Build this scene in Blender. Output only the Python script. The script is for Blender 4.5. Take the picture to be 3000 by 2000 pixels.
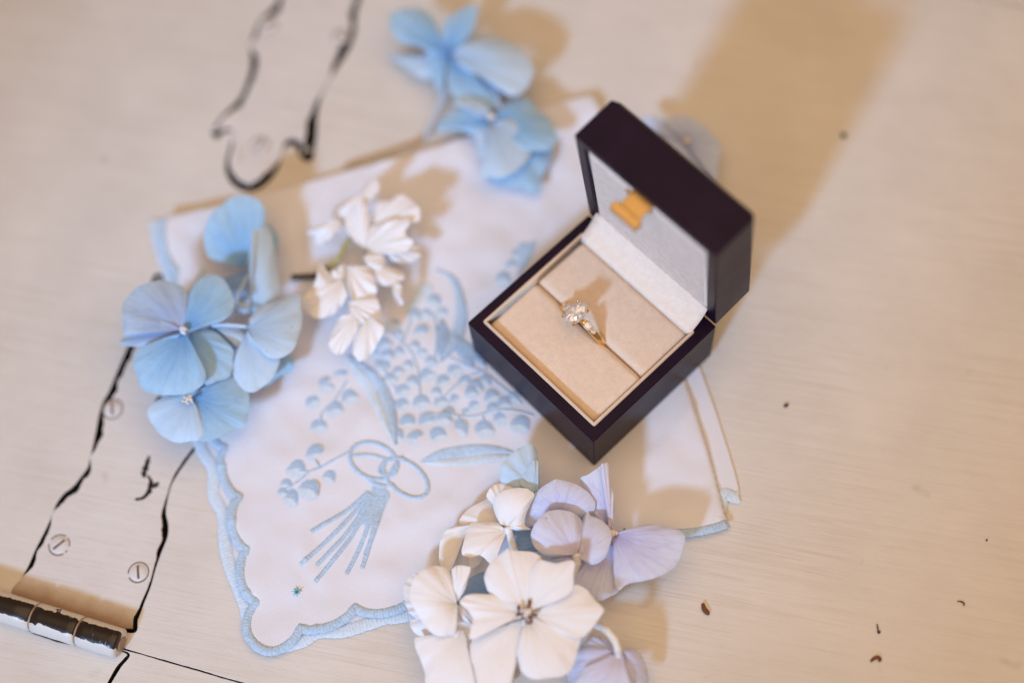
import bpy, bmesh, math, random
from mathutils import Vector, Matrix, noise
from mathutils.geometry import delaunay_2d_cdt

# ------------------------------------------------------------------ clear
for o in list(bpy.data.objects):
    bpy.data.objects.remove(o, do_unlink=True)
random.seed(7)
C = bpy.context.scene
COL = C.collection
MM = 0.001

# ------------------------------------------------------------------ camera (50 mm lens, looking down at the table)
def rxyz(a, b, c):
    return Matrix.Rotation(c, 3, 'Z') @ Matrix.Rotation(b, 3, 'Y') @ Matrix.Rotation(a, 3, 'X')
CR = rxyz(.4086, .0596, .8083)
CP = Vector((140.2, -134.67, 462.58))
FPX = 4167.0
cam_d = bpy.data.cameras.new('camera')
cam = bpy.data.objects.new('camera', cam_d)
COL.objects.link(cam)
cam.matrix_world = Matrix.Translation(CP * MM) @ CR.to_4x4()
cam_d.sensor_width = 36.0
cam_d.lens = FPX / 3000 * 36
cam_d.clip_start = 0.01
cam_d.clip_end = 50
cam_d.dof.use_dof = True
cam_d.dof.focus_distance = 0.466
cam_d.dof.aperture_fstop = 2.0
C.camera = cam

# ------------------------------------------------------------------ world and lamps
w = bpy.data.worlds.new('World')
C.world = w
w.use_nodes = True
w.node_tree.nodes['Background'].inputs[0].default_value = (1.0, .70, .47, 1)
w.node_tree.nodes['Background'].inputs[1].default_value = 0.25

def aim(o, target):
    o.rotation_euler = (Vector(target) - o.location).to_track_quat('-Z', 'Y').to_euler()

def lamp(name, kind, loc, target, power, col, **kw):
    d = bpy.data.lights.new(name, kind)
    d.energy = power
    d.color = col
    for k, v in kw.items():
        setattr(d, k, v)
    o = bpy.data.objects.new(name, d)
    COL.objects.link(o)
    o.location = loc
    aim(o, target)
    return o

# cool window light from beyond the near edge of the table
el = math.radians(31)
az = Vector((.34, -.94, 0)).normalized()
kd = az * math.cos(el) + Vector((0, 0, math.sin(el)))
KT = Vector((-.108, .015, 0))
lamp('window_light', 'SPOT', KT + kd * 2.0, KT, 146, (.34, .60, 1.0), shadow_soft_size=.105,
     spot_size=math.radians(15), spot_blend=.7)
# warm room lamp from the right
lamp('room_lamp', 'AREA', (.09, .0, .58), (.03, .01, 0), 3.0, (1.0, .675, .41), shape='DISK', size=.9)

C.view_settings.view_transform = 'Standard'
C.view_settings.look = 'None'
C.view_settings.exposure = 0
C.view_settings.gamma = 1
C.cycles.max_bounces = 10
C.cycles.transparent_max_bounces = 8
C.cycles.sample_clamp_indirect = 4
C.cycles.use_denoising = True

# ------------------------------------------------------------------ helpers
def P(px, py, z=0.0):
    """point (mm) at height z seen at photo pixel px,py: used to measure where things stand"""
    d = CR @ Vector(((px - 1500) / FPX, -(py - 1000) / FPX, -1))
    t = (z - CP.z) / d.z
    return CP + t * d

CROP = {'0': (0, 0, 1 / 1.2755), 'z1': (1300, 200, 2.24), 'z2': (1300, 700, 2.24), 'z3': (1100, 0, 2.6133),
        'z4': (300, 500, 1.8446), 'z5': (1150, 1250, 2.0905), 'z6': (0, 1150, 1.8443), 'z7': (550, 1200, 1.96),
        'z8': (550, 0, 2.6133), 'zA': (850, 480, 2.614), 'zB': (850, 700, 2.24)}
def px(c, x, y):
    a = CROP[c]
    return (a[0] + x / a[2], a[1] + y / a[2])

def empty(name, loc, label=None, cat=None, group=None, kind=None):
    o = bpy.data.objects.new(name, None)
    o.empty_display_size = .01
    COL.objects.link(o)
    o.location = Vector(loc) * MM
    tag(o, label, cat, group, kind)
    return o

def tag(o, label=None, cat=None, group=None, kind=None):
    if label: o['label'] = label
    if cat: o['category'] = cat
    if group: o['group'] = group
    if kind: o['kind'] = kind
    return o

def worldloc(p):
    v = Vector((0, 0, 0))
    while p is not None:
        v += Vector(p.location)
        p = p.parent
    return v

def link(name, me, mats, parent=None, smooth=True):
    o = bpy.data.objects.new(name, me)
    COL.objects.link(o)
    if not isinstance(mats, (list, tuple)): mats = [mats]
    for m in mats: me.materials.append(m)
    if smooth:
        for p in me.polygons: p.use_smooth = True
    if parent is not None:
        o.parent = parent
        o.location = -worldloc(parent)
    return o

def mesh(name, verts, faces, uv=None):
    me = bpy.data.meshes.new(name)
    me.from_pydata([tuple(Vector(v) * MM) for v in verts], [], faces)
    if uv:
        l = me.uv_layers.new(name='UVMap')
        for p in me.polygons:
            for li in p.loop_indices:
                l.data[li].uv = uv[me.loops[li].vertex_index]
    me.update()
    return me

def apply_mods(o):
    dg = bpy.context.evaluated_depsgraph_get()
    me = bpy.data.meshes.new_from_object(o.evaluated_get(dg))
    old = o.data
    o.modifiers.clear()
    o.data = me
    return o

def cr(pts, n, closed=False):
    """Catmull-Rom resampling to n points, any dimension"""
    pts = [tuple(p) for p in pts]
    m = len(pts)
    segs = m if closed else m - 1
    def g(i):
        if closed: return pts[i % m]
        return pts[max(0, min(m - 1, i))]
    out = []
    cnt = n if closed else n - 1
    for k in range(n):
        f = k * segs / cnt
        i = min(int(f), segs - 1); t = f - i
        a, b, c, d = g(i - 1), g(i), g(i + 1), g(i + 2)
        out.append(tuple(.5 * (2 * b[j] + (c[j] - a[j]) * t + (2 * a[j] - 5 * b[j] + 4 * c[j] - d[j]) * t * t +
                               (3 * b[j] - a[j] - 3 * c[j] + d[j]) * t ** 3) for j in range(len(b))))
    return out

def tube(name, pts, rad, mat, parent, seg=10, flat=1.0, caps=True):
    """tube along 3-D points (mm); rad number or list"""
    n = len(pts)
    pts = [Vector(p) for p in pts]
    vs, fs = [], []
    up = Vector((0, 0, 1))
    for i, p in enumerate(pts):
        t = (pts[min(i + 1, n - 1)] - pts[max(i - 1, 0)])
        if t.length < 1e-9: t = Vector((1, 0, 0))
        t.normalize()
        s = t.cross(up)
        if s.length < .05: s = t.cross(Vector((0, 1, 0)))
        s.normalize(); u = s.cross(t)
        r = rad[i] if isinstance(rad, (list, tuple)) else rad
        for k in range(seg):
            a = 2 * math.pi * k / seg
            vs.append(p + s * math.cos(a) * r + u * math.sin(a) * r * flat)
    for i in range(n - 1):
        for k in range(seg):
            a = i * seg + k; b = i * seg + (k + 1) % seg
            fs.append((a, b, b + seg, a + seg))
    if caps:
        fs.append(tuple(range(seg))[::-1]); fs.append(tuple(range((n - 1) * seg, n * seg)))
    return link(name, mesh(name, vs, fs), mat, parent)

def box_mesh(bm, x0, x1, y0, y1, z0, z1):
    v = [bm.verts.new(Vector(p) * MM) for p in ((x0, y0, z0), (x1, y0, z0), (x1, y1, z0), (x0, y1, z0),
                                                (x0, y0, z1), (x1, y0, z1), (x1, y1, z1), (x0, y1, z1))]
    for f in ((3, 2, 1, 0), (4, 5, 6, 7), (0, 1, 5, 4), (1, 2, 6, 5), (2, 3, 7, 6), (3, 0, 4, 7)):
        bm.faces.new([v[i] for i in f])
    return v

def bm_obj(name, bm, mat, parent, bevel=0, seg=2, smooth=True):
    bmesh.ops.recalc_face_normals(bm, faces=bm.faces)
    if bevel:
        bmesh.ops.bevel(bm, geom=bm.edges[:], offset=bevel * MM, segments=seg, affect='EDGES', profile=.6, clamp_overlap=True)
    me = bpy.data.meshes.new(name)
    bm.to_mesh(me); bm.free()
    o = link(name, me, mat, parent, smooth)
    if smooth:
        m = o.modifiers.new('wn', 'WEIGHTED_NORMAL'); m.keep_sharp = True
    return o

# ------------------------------------------------------------------ materials
class N:
    def __init__(s, name):
        s.m = bpy.data.materials.new(name); s.m.use_nodes = True
        s.t = s.m.node_tree; s.bs = s.t.nodes['Principled BSDF']; s.out = s.t.nodes['Material Output']
    def n(s, typ, **kw):
        x = s.t.nodes.new('ShaderNode' + typ)
        for k, v in kw.items():
            if hasattr(x, k) and k not in ('inputs',): setattr(x, k, v)
        return x
    def l(s, a, b): s.t.links.new(a, b)
    def coord(s, what='Object'): return s.n('TexCoord').outputs[what]
    def mapping(s, vec, scale=(1, 1, 1), rot=(0, 0, 0), loc=(0, 0, 0)):
        m = s.n('Mapping')
        m.inputs['Scale'].default_value = scale; m.inputs['Rotation'].default_value = rot; m.inputs['Location'].default_value = loc
        s.l(vec, m.inputs['Vector']); return m.outputs[0]
    def noise(s, vec, scale, detail=4, rough=.55, dist=0):
        x = s.n('TexNoise'); x.inputs['Scale'].default_value = scale; x.inputs['Detail'].default_value = detail
        x.inputs['Roughness'].default_value = rough; x.inputs['Distortion'].default_value = dist
        s.l(vec, x.inputs['Vector']); return x.outputs['Fac']
    def ramp(s, fac, stops):
        r = s.n('ValToRGB'); e = r.color_ramp.elements
        while len(e) < len(stops): e.new(.5)
        for k, (p, c) in enumerate(stops):
            e[k].position = p; e[k].color = c if len(c) == 4 else (*c, 1)
        s.l(fac, r.inputs[0]); return r.outputs[0]
    def mix(s, fac, a, b, mode='MIX'):
        x = s.n('MixRGB', blend_type=mode)
        for i, v in ((0, fac), (1, a), (2, b)):
            if isinstance(v, (int, float)): x.inputs[i].default_value = v
            elif isinstance(v, tuple): x.inputs[i].default_value = (*v, 1) if len(v) == 3 else v
            else: s.l(v, x.inputs[i])
        return x.outputs[0]
    def math(s, op, a, b=0.0):
        x = s.n('Math', operation=op)
        for i, v in ((0, a), (1, b)):
            if isinstance(v, (int, float)): x.inputs[i].default_value = v
            else: s.l(v, x.inputs[i])
        return x.outputs[0]
    def bump(s, h, strength=.3, dist=.0002, prev=None):
        b = s.n('Bump'); b.inputs['Strength'].default_value = strength; b.inputs['Distance'].default_value = dist
        s.l(h, b.inputs['Height'])
        if prev is not None: s.l(prev, b.inputs['Normal'])
        return b.outputs[0]
    def set(s, **kw):
        for k, v in kw.items():
            k = k.replace('_', ' ')
            i = s.bs.inputs[k]
            if isinstance(v, (int, float)): i.default_value = v
            elif isinstance(v, tuple): i.default_value = (*v, 1) if len(v) == 3 and i.type == 'RGBA' else v
            else: s.l(v, i)
        return s.m

G0, G1 = P(380, 1904), P(700, 1996)
SEAM = (G1 - G0).normalized()
STROKE = math.atan2(SEAM.y, SEAM.x)

def paint_mat(name='cream_paint', tint=(.69, .66, .615), knuckle_shade=False):
    k = N(name)
    co = k.coord('Object')
    st = k.mapping(co, rot=(0, 0, 0))
    rotm = k.mapping(co, rot=(0, 0, -STROKE - .07))
    brush = k.noise(k.mapping(rotm, scale=(14, 420, 1)), 1.0, 5, .6, .4)
    brush2 = k.noise(k.mapping(rotm, scale=(40, 1500, 1)), 1.0, 3, .6, .3)
    blot = k.noise(co, 28, 4, .6)
    patch = k.ramp(k.noise(co, 17, 3, .6), [(.36, (.15,) * 3), (.64, (1, 1, 1))])
    fine = k.noise(co, 900, 3, .6)
    c = k.ramp(blot, [(.3, tuple(x * .94 for x in tint)), (.7, tuple(min(1, x * 1.05) for x in tint))])
    c = k.mix(k.mix(1.0, patch, k.ramp(brush, [(.34, (.5, .5, .5)), (.52, (0, 0, 0))]), 'MULTIPLY'), c, tuple(x * f for x, f in zip(tint, (.86, .82, .76))))
    c = k.mix(k.mix(1.0, patch, k.ramp(brush2, [(.36, (.45,) * 3), (.46, (0,) * 3)]), 'MULTIPLY'), c, tuple(x * f for x, f in zip(tint, (.84, .80, .74))))
    # faint grey scuffs and hair scratches
    sc = k.noise(co, 75, 2, .5)
    c = k.mix(k.ramp(sc, [(.70, (0, 0, 0)), (.77, (.35, .35, .35))]), c, (.42, .37, .33))
    vor = k.n('TexVoronoi'); vor.feature = 'DISTANCE_TO_EDGE'; vor.inputs['Scale'].default_value = 34
    k.l(k.mapping(rotm, scale=(1, 2.2, 1)), vor.inputs['Vector'])
    ln = k.ramp(vor.outputs['Distance'], [(.0, (1, 1, 1)), (.006, (0, 0, 0))])
    gate = k.ramp(k.noise(co, 46, 2, .5), [(.60, (0, 0, 0)), (.70, (.5, .5, .5))])
    c = k.mix(k.mix(1.0, ln, gate, 'MULTIPLY'), c, (.40, .33, .26))
    if knuckle_shade:   # the knuckle's brown shade put into the plate colour, fading away from it
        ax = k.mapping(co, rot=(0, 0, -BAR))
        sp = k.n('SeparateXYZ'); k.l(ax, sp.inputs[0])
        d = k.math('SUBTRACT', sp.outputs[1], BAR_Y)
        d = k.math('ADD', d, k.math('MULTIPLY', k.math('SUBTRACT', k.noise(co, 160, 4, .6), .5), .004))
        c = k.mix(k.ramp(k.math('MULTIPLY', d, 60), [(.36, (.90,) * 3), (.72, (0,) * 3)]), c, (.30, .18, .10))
    b = k.bump(brush, .4, .0004)
    b = k.bump(brush2, .4, .0002, b)
    b = k.bump(k.noise(co, 130, 5, .65), .30, .0008, b)
    b = k.bump(fine, .12, .0001, b)
    b = k.bump(blot, .3, .0012, b)
    rg = k.ramp(blot, [(.3, (.36,) * 3), (.7, (.52,) * 3)])
    return k.set(Base_Color=c, Roughness=rg, Normal=b, Specular_IOR_Level=.30)
M_paint = paint_mat()
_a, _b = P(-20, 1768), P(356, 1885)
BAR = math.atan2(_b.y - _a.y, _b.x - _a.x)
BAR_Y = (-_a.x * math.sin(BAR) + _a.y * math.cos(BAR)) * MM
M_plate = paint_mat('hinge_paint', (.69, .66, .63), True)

def simple(name, col, rough=.5, metal=0, var=.12, scale=400, bump=.2, bd=.0001, **kw):
    k = N(name); co = k.coord('Object')
    f = k.noise(co, scale, 4)
    c = k.ramp(f, [(.3, tuple(x * (1 - var) for x in col)), (.7, tuple(min(1, x * (1 + var)) for x in col))])
    return k.set(Base_Color=c, Roughness=rough, Metallic=metal, Normal=k.bump(f, bump, bd), **kw)
M_dark = simple('dark_bare_wood', (.012, .009, .006), .8, var=.5, scale=300, bump=.5)
M_slot = simple('screw_slot_grime', (.10, .06, .035), .8, var=.4, scale=500)
M_thread = simple('blue_thread', (.46, .61, .77), .75, var=.14, scale=900, bump=.6, bd=.0003)
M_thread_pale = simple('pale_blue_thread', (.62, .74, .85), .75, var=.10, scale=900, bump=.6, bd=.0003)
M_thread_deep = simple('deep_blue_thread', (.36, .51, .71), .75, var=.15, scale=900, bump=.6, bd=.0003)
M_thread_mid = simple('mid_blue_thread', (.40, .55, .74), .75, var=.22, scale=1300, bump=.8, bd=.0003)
M_turq = simple('turquoise_thread', (.10, .50, .55), .6, var=.3, scale=2000)
M_stem_pale = simple('pale_stem', (.78, .76, .72), .5, var=.1, scale=600)
M_stem_blue = simple('pale_blue_stem', (.50, .62, .78), .5, var=.1, scale=600)
M_stem_green = simple('green_stem', (.42, .42, .16), .55, var=.25, scale=500)
M_stem_dark = simple('dark_cut_stem', (.045, .035, .018), .7, var=.4, scale=500)
M_stem_brown = simple('dry_brown_stem', (.42, .28, .14), .7, var=.25, scale=400)
M_brown = simple('dried_red_brown', (.17, .045, .012), .5, var=.5, scale=1500)
M_green = simple('green_speck', (.06, .10, .02), .6, var=.4, scale=1500)
M_cream = simple('cream_stamen', (.80, .74, .66), .5, var=.12, scale=1500)
M_centre = simple('pale_blue_pistil', (.66, .72, .82), .5, var=.12, scale=1500)
M_gold = simple('yellow_gold', (.90, .62, .28), .16, 1, .05, 900, .03)
M_brass = simple('brass', (.62, .42, .17), .46, 1, .06, 300, .05)

def leather():
    k = N('dark_plum_leatherette'); co = k.coord('Object')
    f = k.noise(k.mapping(co, scale=(1, 1, .35)), 1400, 4, .6); g = k.noise(co, 70, 3)
    c = k.ramp(g, [(.3, (.013, .006, .014)), (.7, (.019, .009, .020))])
    b = k.bump(f, .16, .00012)
    return k.set(Base_Color=c, Roughness=k.ramp(g, [(.3, (.27,) * 3), (.7, (.35,) * 3)]), Normal=b, Specular_IOR_Level=.07)
M_box = leather()

def velvet(name, col, var=.10):
    k = N(name); co = k.coord('Object')
    f = k.noise(co, 1700, 3, .65); g = k.noise(co, 420, 4, .6); h = k.noise(co, 60, 3)
    c = k.ramp(g, [(.32, tuple(x * (1 - var) for x in col)), (.68, tuple(min(1, x * (1 + var * .6)) for x in col))])
    c = k.mix(k.ramp(f, [(.40, (.22,) * 3), (.52, (0,) * 3)]), c, tuple(x * .72 for x in col))
    b = k.bump(g, .35, .0004); b = k.bump(f, .5, .0003, b); b = k.bump(h, .2, .001, b)
    return k.set(Base_Color=c, Roughness=.9, Normal=b, Specular_IOR_Level=.15, Sheen_Weight=.35, Sheen_Roughness=.45)
M_pad = velvet('beige_velvet', (.77, .615, .475), .06)
M_lip = velvet('beige_velvet_piping', (.74, .56, .40), .06)
M_panel = velvet('grey_suede_lining', (.77, .65, .56), .12)
M_flap = velvet('pale_cream_suede', (.93, .79, .66), .05)

def cloth_mat():
    k = N('white_lawn_cotton'); co = k.coord('Object')
    rot = k.mapping(co, rot=(0, 0, -.65))
    wv = k.n('TexWave'); wv.inputs['Scale'].default_value = 520; wv.bands_direction = 'X'; k.l(rot, wv.inputs['Vector'])
    wv2 = k.n('TexWave'); wv2.inputs['Scale'].default_value = 520; wv2.bands_direction = 'Y'; k.l(rot, wv2.inputs['Vector'])
    wv.inputs['Distortion'].default_value = 1.5; wv2.inputs['Distortion'].default_value = 1.5
    weave = k.mix(.5, wv.outputs['Fac'], wv2.outputs['Fac'])
    g = k.noise(co, 35, 3)
    c = k.ramp(g, [(.3, (.79, .81, .88)), (.7, (.83, .84, .90))])
    c = k.mix(k.math('MULTIPLY', weave, .10), c, (.70, .70, .80))
    b = k.bump(weave, .25, .00015); b = k.bump(k.noise(co, 120, 4), .25, .0008, b)
    k.set(Base_Color=c, Roughness=.85, Normal=b, Specular_IOR_Level=.2)
    tr = k.n('BsdfTranslucent'); k.l(c, tr.inputs[0])
    mx = k.n('MixShader'); mx.inputs[0].default_value = .07
    k.l(k.bs.outputs[0], mx.inputs[1]); k.l(tr.outputs[0], mx.inputs[2]); k.l(mx.outputs[0], k.out.inputs[0])
    return k.m
M_cloth = cloth_mat()

def petal_mat(name, base, mid, rim, vein, veinamt=.35, transl=.20, rad=(.03, .35, .9)):
    """u runs across the petal, v from its base to its rim"""
    k = N(name); uv = k.coord('UV'); co = k.coord('Object')
    sep = k.n('SeparateXYZ'); k.l(uv, sep.inputs[0])
    wob = k.noise(co, 260, 3)
    v = k.math('ADD', sep.outputs[1], k.math('MULTIPLY', k.math('SUBTRACT', wob, .5), .25))
    c = k.ramp(v, [(rad[0], base), (rad[1], mid), (rad[2], rim)])
    blot = k.noise(co, 420, 4, .65)
    c = k.mix(k.ramp(blot, [(.40, (.22,) * 3), (.60, (0,) * 3)]), c, mid)
    vn = k.noise(k.mapping(uv, scale=(13, .9, 1)), 1.0, 3, .55, .35)
    vl = k.ramp(vn, [(.44, (0, 0, 0)), (.50, (1, 1, 1)), (.56, (0, 0, 0))])
    vn2 = k.noise(k.mapping(uv, scale=(30, 3.0, 1)), 1.0, 2, .5, .6)
    vl2 = k.ramp(vn2, [(.45, (0, 0, 0)), (.50, (.6, .6, .6)), (.55, (0, 0, 0))])
    fade = k.ramp(sep.outputs[1], [(.1, (veinamt,) * 3), (1.0, (veinamt * .35,) * 3)])
    both = k.mix(1.0, vl, vl2, 'ADD')
    c = k.mix(k.mix(1.0, both, fade, 'MULTIPLY'), c, vein)
    # small bruises and brown flecks
    br = k.noise(co, 330, 3, .5); ed = k.ramp(sep.outputs[1], [(.93, (0,) * 3), (1.0, (.30,) * 3)])
    c = k.mix(k.ramp(br, [(.735, (0,) * 3), (.77, (.55,) * 3)]), c, tuple(x * f for x, f in zip(mid, (.55, .42, .36))))
    c = k.mix(k.mix(1.0, ed, k.ramp(k.noise(co, 200, 2), [(.45, (0,) * 3), (.65, (1,) * 3)]), 'MULTIPLY'), c, tuple(x * f for x, f in zip(mid, (.78, .70, .62))))
    b = k.bump(vn, .32, .0006); b = k.bump(vn2, .30, .00035, b); b = k.bump(blot, .12, .0004, b)
    k.set(Base_Color=c, Roughness=.55, Normal=b, Specular_IOR_Level=.3, Sheen_Weight=.1)
    tr = k.n('BsdfTranslucent'); k.l(c, tr.inputs[0]); k.l(b, tr.inputs['Normal'])
    mx = k.n('MixShader'); mx.inputs[0].default_value = transl
    k.l(k.bs.outputs[0], mx.inputs[1]); k.l(tr.outputs[0], mx.inputs[2]); k.l(mx.outputs[0], k.out.inputs[0])
    return k.m
M_blue = petal_mat('blue_petal', (.13, .36, .74), (.31, .58, .86), (.50, .72, .88), (.20, .42, .76), .45, .20, (.02, .42, .98))
M_blue2 = petal_mat('mauve_blue_petal', (.52, .52, .74), (.40, .54, .78), (.54, .70, .86), (.30, .41, .70), .5)
M_sky = petal_mat('pale_sky_petal', (.42, .60, .85), (.53, .71, .88), (.64, .78, .89), (.38, .57, .82))
M_violet = petal_mat('violet_petal', (.42, .40, .74), (.65, .68, .90), (.75, .80, .94), (.50, .47, .76), .5)
M_violet2 = petal_mat('pink_violet_petal', (.70, .66, .80), (.74, .74, .90), (.77, .81, .94), (.58, .54, .76), .42)
M_white = petal_mat('white_petal', (.88, .87, .82), (.93, .925, .92), (.95, .945, .95), (.82, .78, .76), .22, .14)
M_lilac = petal_mat('lilac_blue_petal', (.48, .56, .86), (.58, .70, .97), (.66, .78, .98), (.48, .50, .78), .5)
M_deep = petal_mat('deep_blue_petal', (.16, .34, .66), (.25, .46, .78), (.38, .58, .84), (.18, .36, .68))

# ------------------------------------------------------------------ table: painted boards with let-in hinges
def fill2d(name, loops, ztop, thick, mats, parent, bev=.25):
    """flat piece from 2-D outlines (first outer, rest holes), softened edges"""
    cu = bpy.data.curves.new(name, 'CURVE'); cu.dimensions = '2D'; cu.fill_mode = 'BOTH'
    for lp in loops:
        s = cu.splines.new('POLY'); s.points.add(len(lp) - 1)
        for i, p in enumerate(lp): s.points[i].co = (p[0] * MM, p[1] * MM, 0, 1)
        s.use_cyclic_u = True
    cu.extrude = (thick / 2 - bev) * MM; cu.bevel_depth = bev * MM; cu.bevel_resolution = 2; cu.offset = -bev * MM
    t = bpy.data.objects.new('tmp', cu); COL.objects.link(t)
    dg = bpy.context.evaluated_depsgraph_get(); dg.update()
    me = bpy.data.meshes.new_from_object(t.evaluated_get(dg))
    bpy.data.objects.remove(t, do_unlink=True)
    me.materials.clear(); me.name = name
    for v in me.vertices: v.co.z += (ztop - thick / 2) * MM
    o = link(name, me, mats, parent, True)
    for p in me.polygons:
        p.use_smooth = abs(p.normal.z) < .98
        if abs(p.normal.z) < .35 and isinstance(mats, (list, tuple)): p.material_index = 1
    return o

def outline(crop, pts, n):
    """control points (x, y, gap mm) -> dense world outline plus gaps"""
    d = cr(pts, n, True)
    out = []
    for q in d:
        a = P(*px(crop, q[0], q[1]), 0)
        g_ = q[2] * 1.3
        if g_ > .2: g_ *= 1 + .45 * noise.noise(Vector((a.x, a.y, 0)) * .25) + .18 * noise.noise(Vector((a.x, a.y, 3)) * .9)
        out.append((a.x, a.y, max(g_, -.05)))
    return out

def inset(loop):
    n = len(loop); area = sum(loop[i][0] * loop[(i + 1) % n][1] - loop[(i + 1) % n][0] * loop[i][1] for i in range(n))
    sg = 1 if area > 0 else -1
    out = []
    for i, p in enumerate(loop):
        a, b = loop[i - 2], loop[(i + 2) % n]
        t = Vector((b[0] - a[0], b[1] - a[1]))
        t = t.normalized() if t.length > 1e-6 else Vector((1, 0))
        nn = Vector((-t.y, t.x)) * sg
        out.append((p[0] + nn.x * p[2], p[1] + nn.y * p[2]))
    return out

UP_PTS = [(690, 0, 1.0), (640, 70, 1.9), (590, 115, .9), (545, 165, .25), (505, 265, .8), (478, 350, .12), (485, 450, 1.3), (478, 540, 1.3),
          (430, 690, 1.0), (380, 770, 1.5), (310, 840, .9), (245, 910, .5), (205, 970, .9), (180, 1020, 2.2), (225, 1062, 2.6), (270, 1020, .8),
          (330, 1000, .25), (345, 1045, .15), (325, 1120, .5), (295, 1220, .7), (290, 1300, 1.0), (325, 1390, 1.1), (390, 1445, 1.3), (470, 1465, 1.5),
          (560, 1440, 1.6), (640, 1370, 1.5), (690, 1290, .9), (715, 1220, .15), (735, 1150, .1), (765, 1115, .8), (805, 1110, 1.0), (840, 1150, 1.3), (865, 1210, 2.2),
          (920, 1240, 2.6), (965, 1200, 2.4), (985, 1050, 2.0), (992, 900, 1.5), (1005, 800, .6), (1040, 700, .06), (1100, 590, .06), (1160, 500, 1.3), (1225, 400, 1.7), (1262, 320, .9),
          (1285, 230, 1.0), (1290, 120, 1.1), (1315, 20, 1.0), (1370, -140, .8), (1480, -420, .8), (1100, -560, .8), (780, -420, .8), (730, -130, .8)]
LO_PTS = [(78, 1102, .1), (118, 1000, .15), (155, 930, 1.3), (190, 850, .9), (215, 800, 1.0), (258, 715, .9), (285, 650, .12), (305, 600, 1.3), (345, 545, 1.7), (395, 505, 1.9),
          (440, 450, 1.4), (475, 400, 1.0), (487, 350, .1), (500, 300, 1.0), (520, 200, 1.8), (535, 120, 1.7), (556, 50, 1.8), (590, -10, 1.9), (640, -130, 2.0), (705, -280, 2.0),
          (760, -400, 1.6), (800, -520, 1.5), (830, -630, 2.4), (872, -640, 2.4), (900, -590, 1.2), (930, -480, 1.0), (1010, -380, 1.2), (1080, -200, 1.2), (1120, -20, 1.0), (1130, 120, .9), (1080, 268, .7),
          (1025, 345, .7), (968, 425, .6), (925, 500, .15), (902, 590, .4), (896, 650, 1.0), (908, 710, 1.5), (905, 775, 1.4), (872, 860, .9), (840, 950, .35), (815, 1040, .4), (780, 1130, .6), (745, 1220, .9), (706, 1296, .9), (400, 1205, .1)]
up_m = outline('z8', [(a, b, g * 1.55 if g > .3 else g) for a, b, g in UP_PTS], 420)
lo_m = outline('z6', LO_PTS, 420)

ppx = lambda *a: P(*a, 0)
sd = SEAM
sn = Vector((-sd.y, sd.x, 0))              # across the boards, away from the camera
S0 = P(540, 1950)
T0 = P(2935, 8.5)
wid = (T0 - S0).dot(sn)
def q(al, ac): v = S0 + sd * al + sn * ac; return (v.x, v.y)
table = empty('tabletop', (0, 0, 0), 'cream painted wooden trunk top with brush strokes, seams and two let-in hinges', None, None, 'structure')
A0, A1 = -420, 620
def ragged(off, amp, seed, rev=False):
    e = []
    k = A0
    while k <= A1:
        e.append(q(k, off + amp * (noise.noise(Vector((k * .11, seed, 0))) + .6 * noise.noise(Vector((k * .5, seed, 4))))))
        k += 12 if (k < -140 or k > 260) else .9
    return e[::-1] if rev else e
fill2d('board', [ragged(.16, .16, 1) + ragged(wid - .12, .1, 2, True), [(p[0], p[1]) for p in up_m], [(p[0], p[1]) for p in lo_m]],
       0, 6, [M_paint, M_dark], table, .2)
LEAF = [(378, 1912, .5), (352, 1955, .9), (322, 2005, .9), (280, 2085, .6), (215, 2220, .5), (20, 2200, .5), (-190, 2120, .4), (-120, 1935, .3), (-60, 1818, .1), (40, 1822, .1), (110, 1852, .5), (210, 1882, .5), (300, 1895, .1)]
le_m = outline('0', [(x / 1.2755, y / 1.2755, g) for x, y, g in LEAF], 120)
fill2d('board', [[q(A0, -240), q(A1, -240)] + ragged(-.22, .16, 3, True), [(p[0], p[1]) for p in le_m]], -.1, 6, [M_paint, M_dark], table, .2)
fill2d('board', [ragged(wid + .08, .08, 5) + [q(A1, wid + 300), q(A0, wid + 300)]], .05, 6, [M_paint, M_dark], table, .2)
fill2d('backing', [[q(A0, -240), q(A1, -240), q(A1, wid + 300), q(A0, wid + 300)]], -2.6, 1, [M_dark, M_dark], table, .1)
for o_ in list(table.children):
    if o_.name == 'backing': o_.location.z -= .0035

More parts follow.
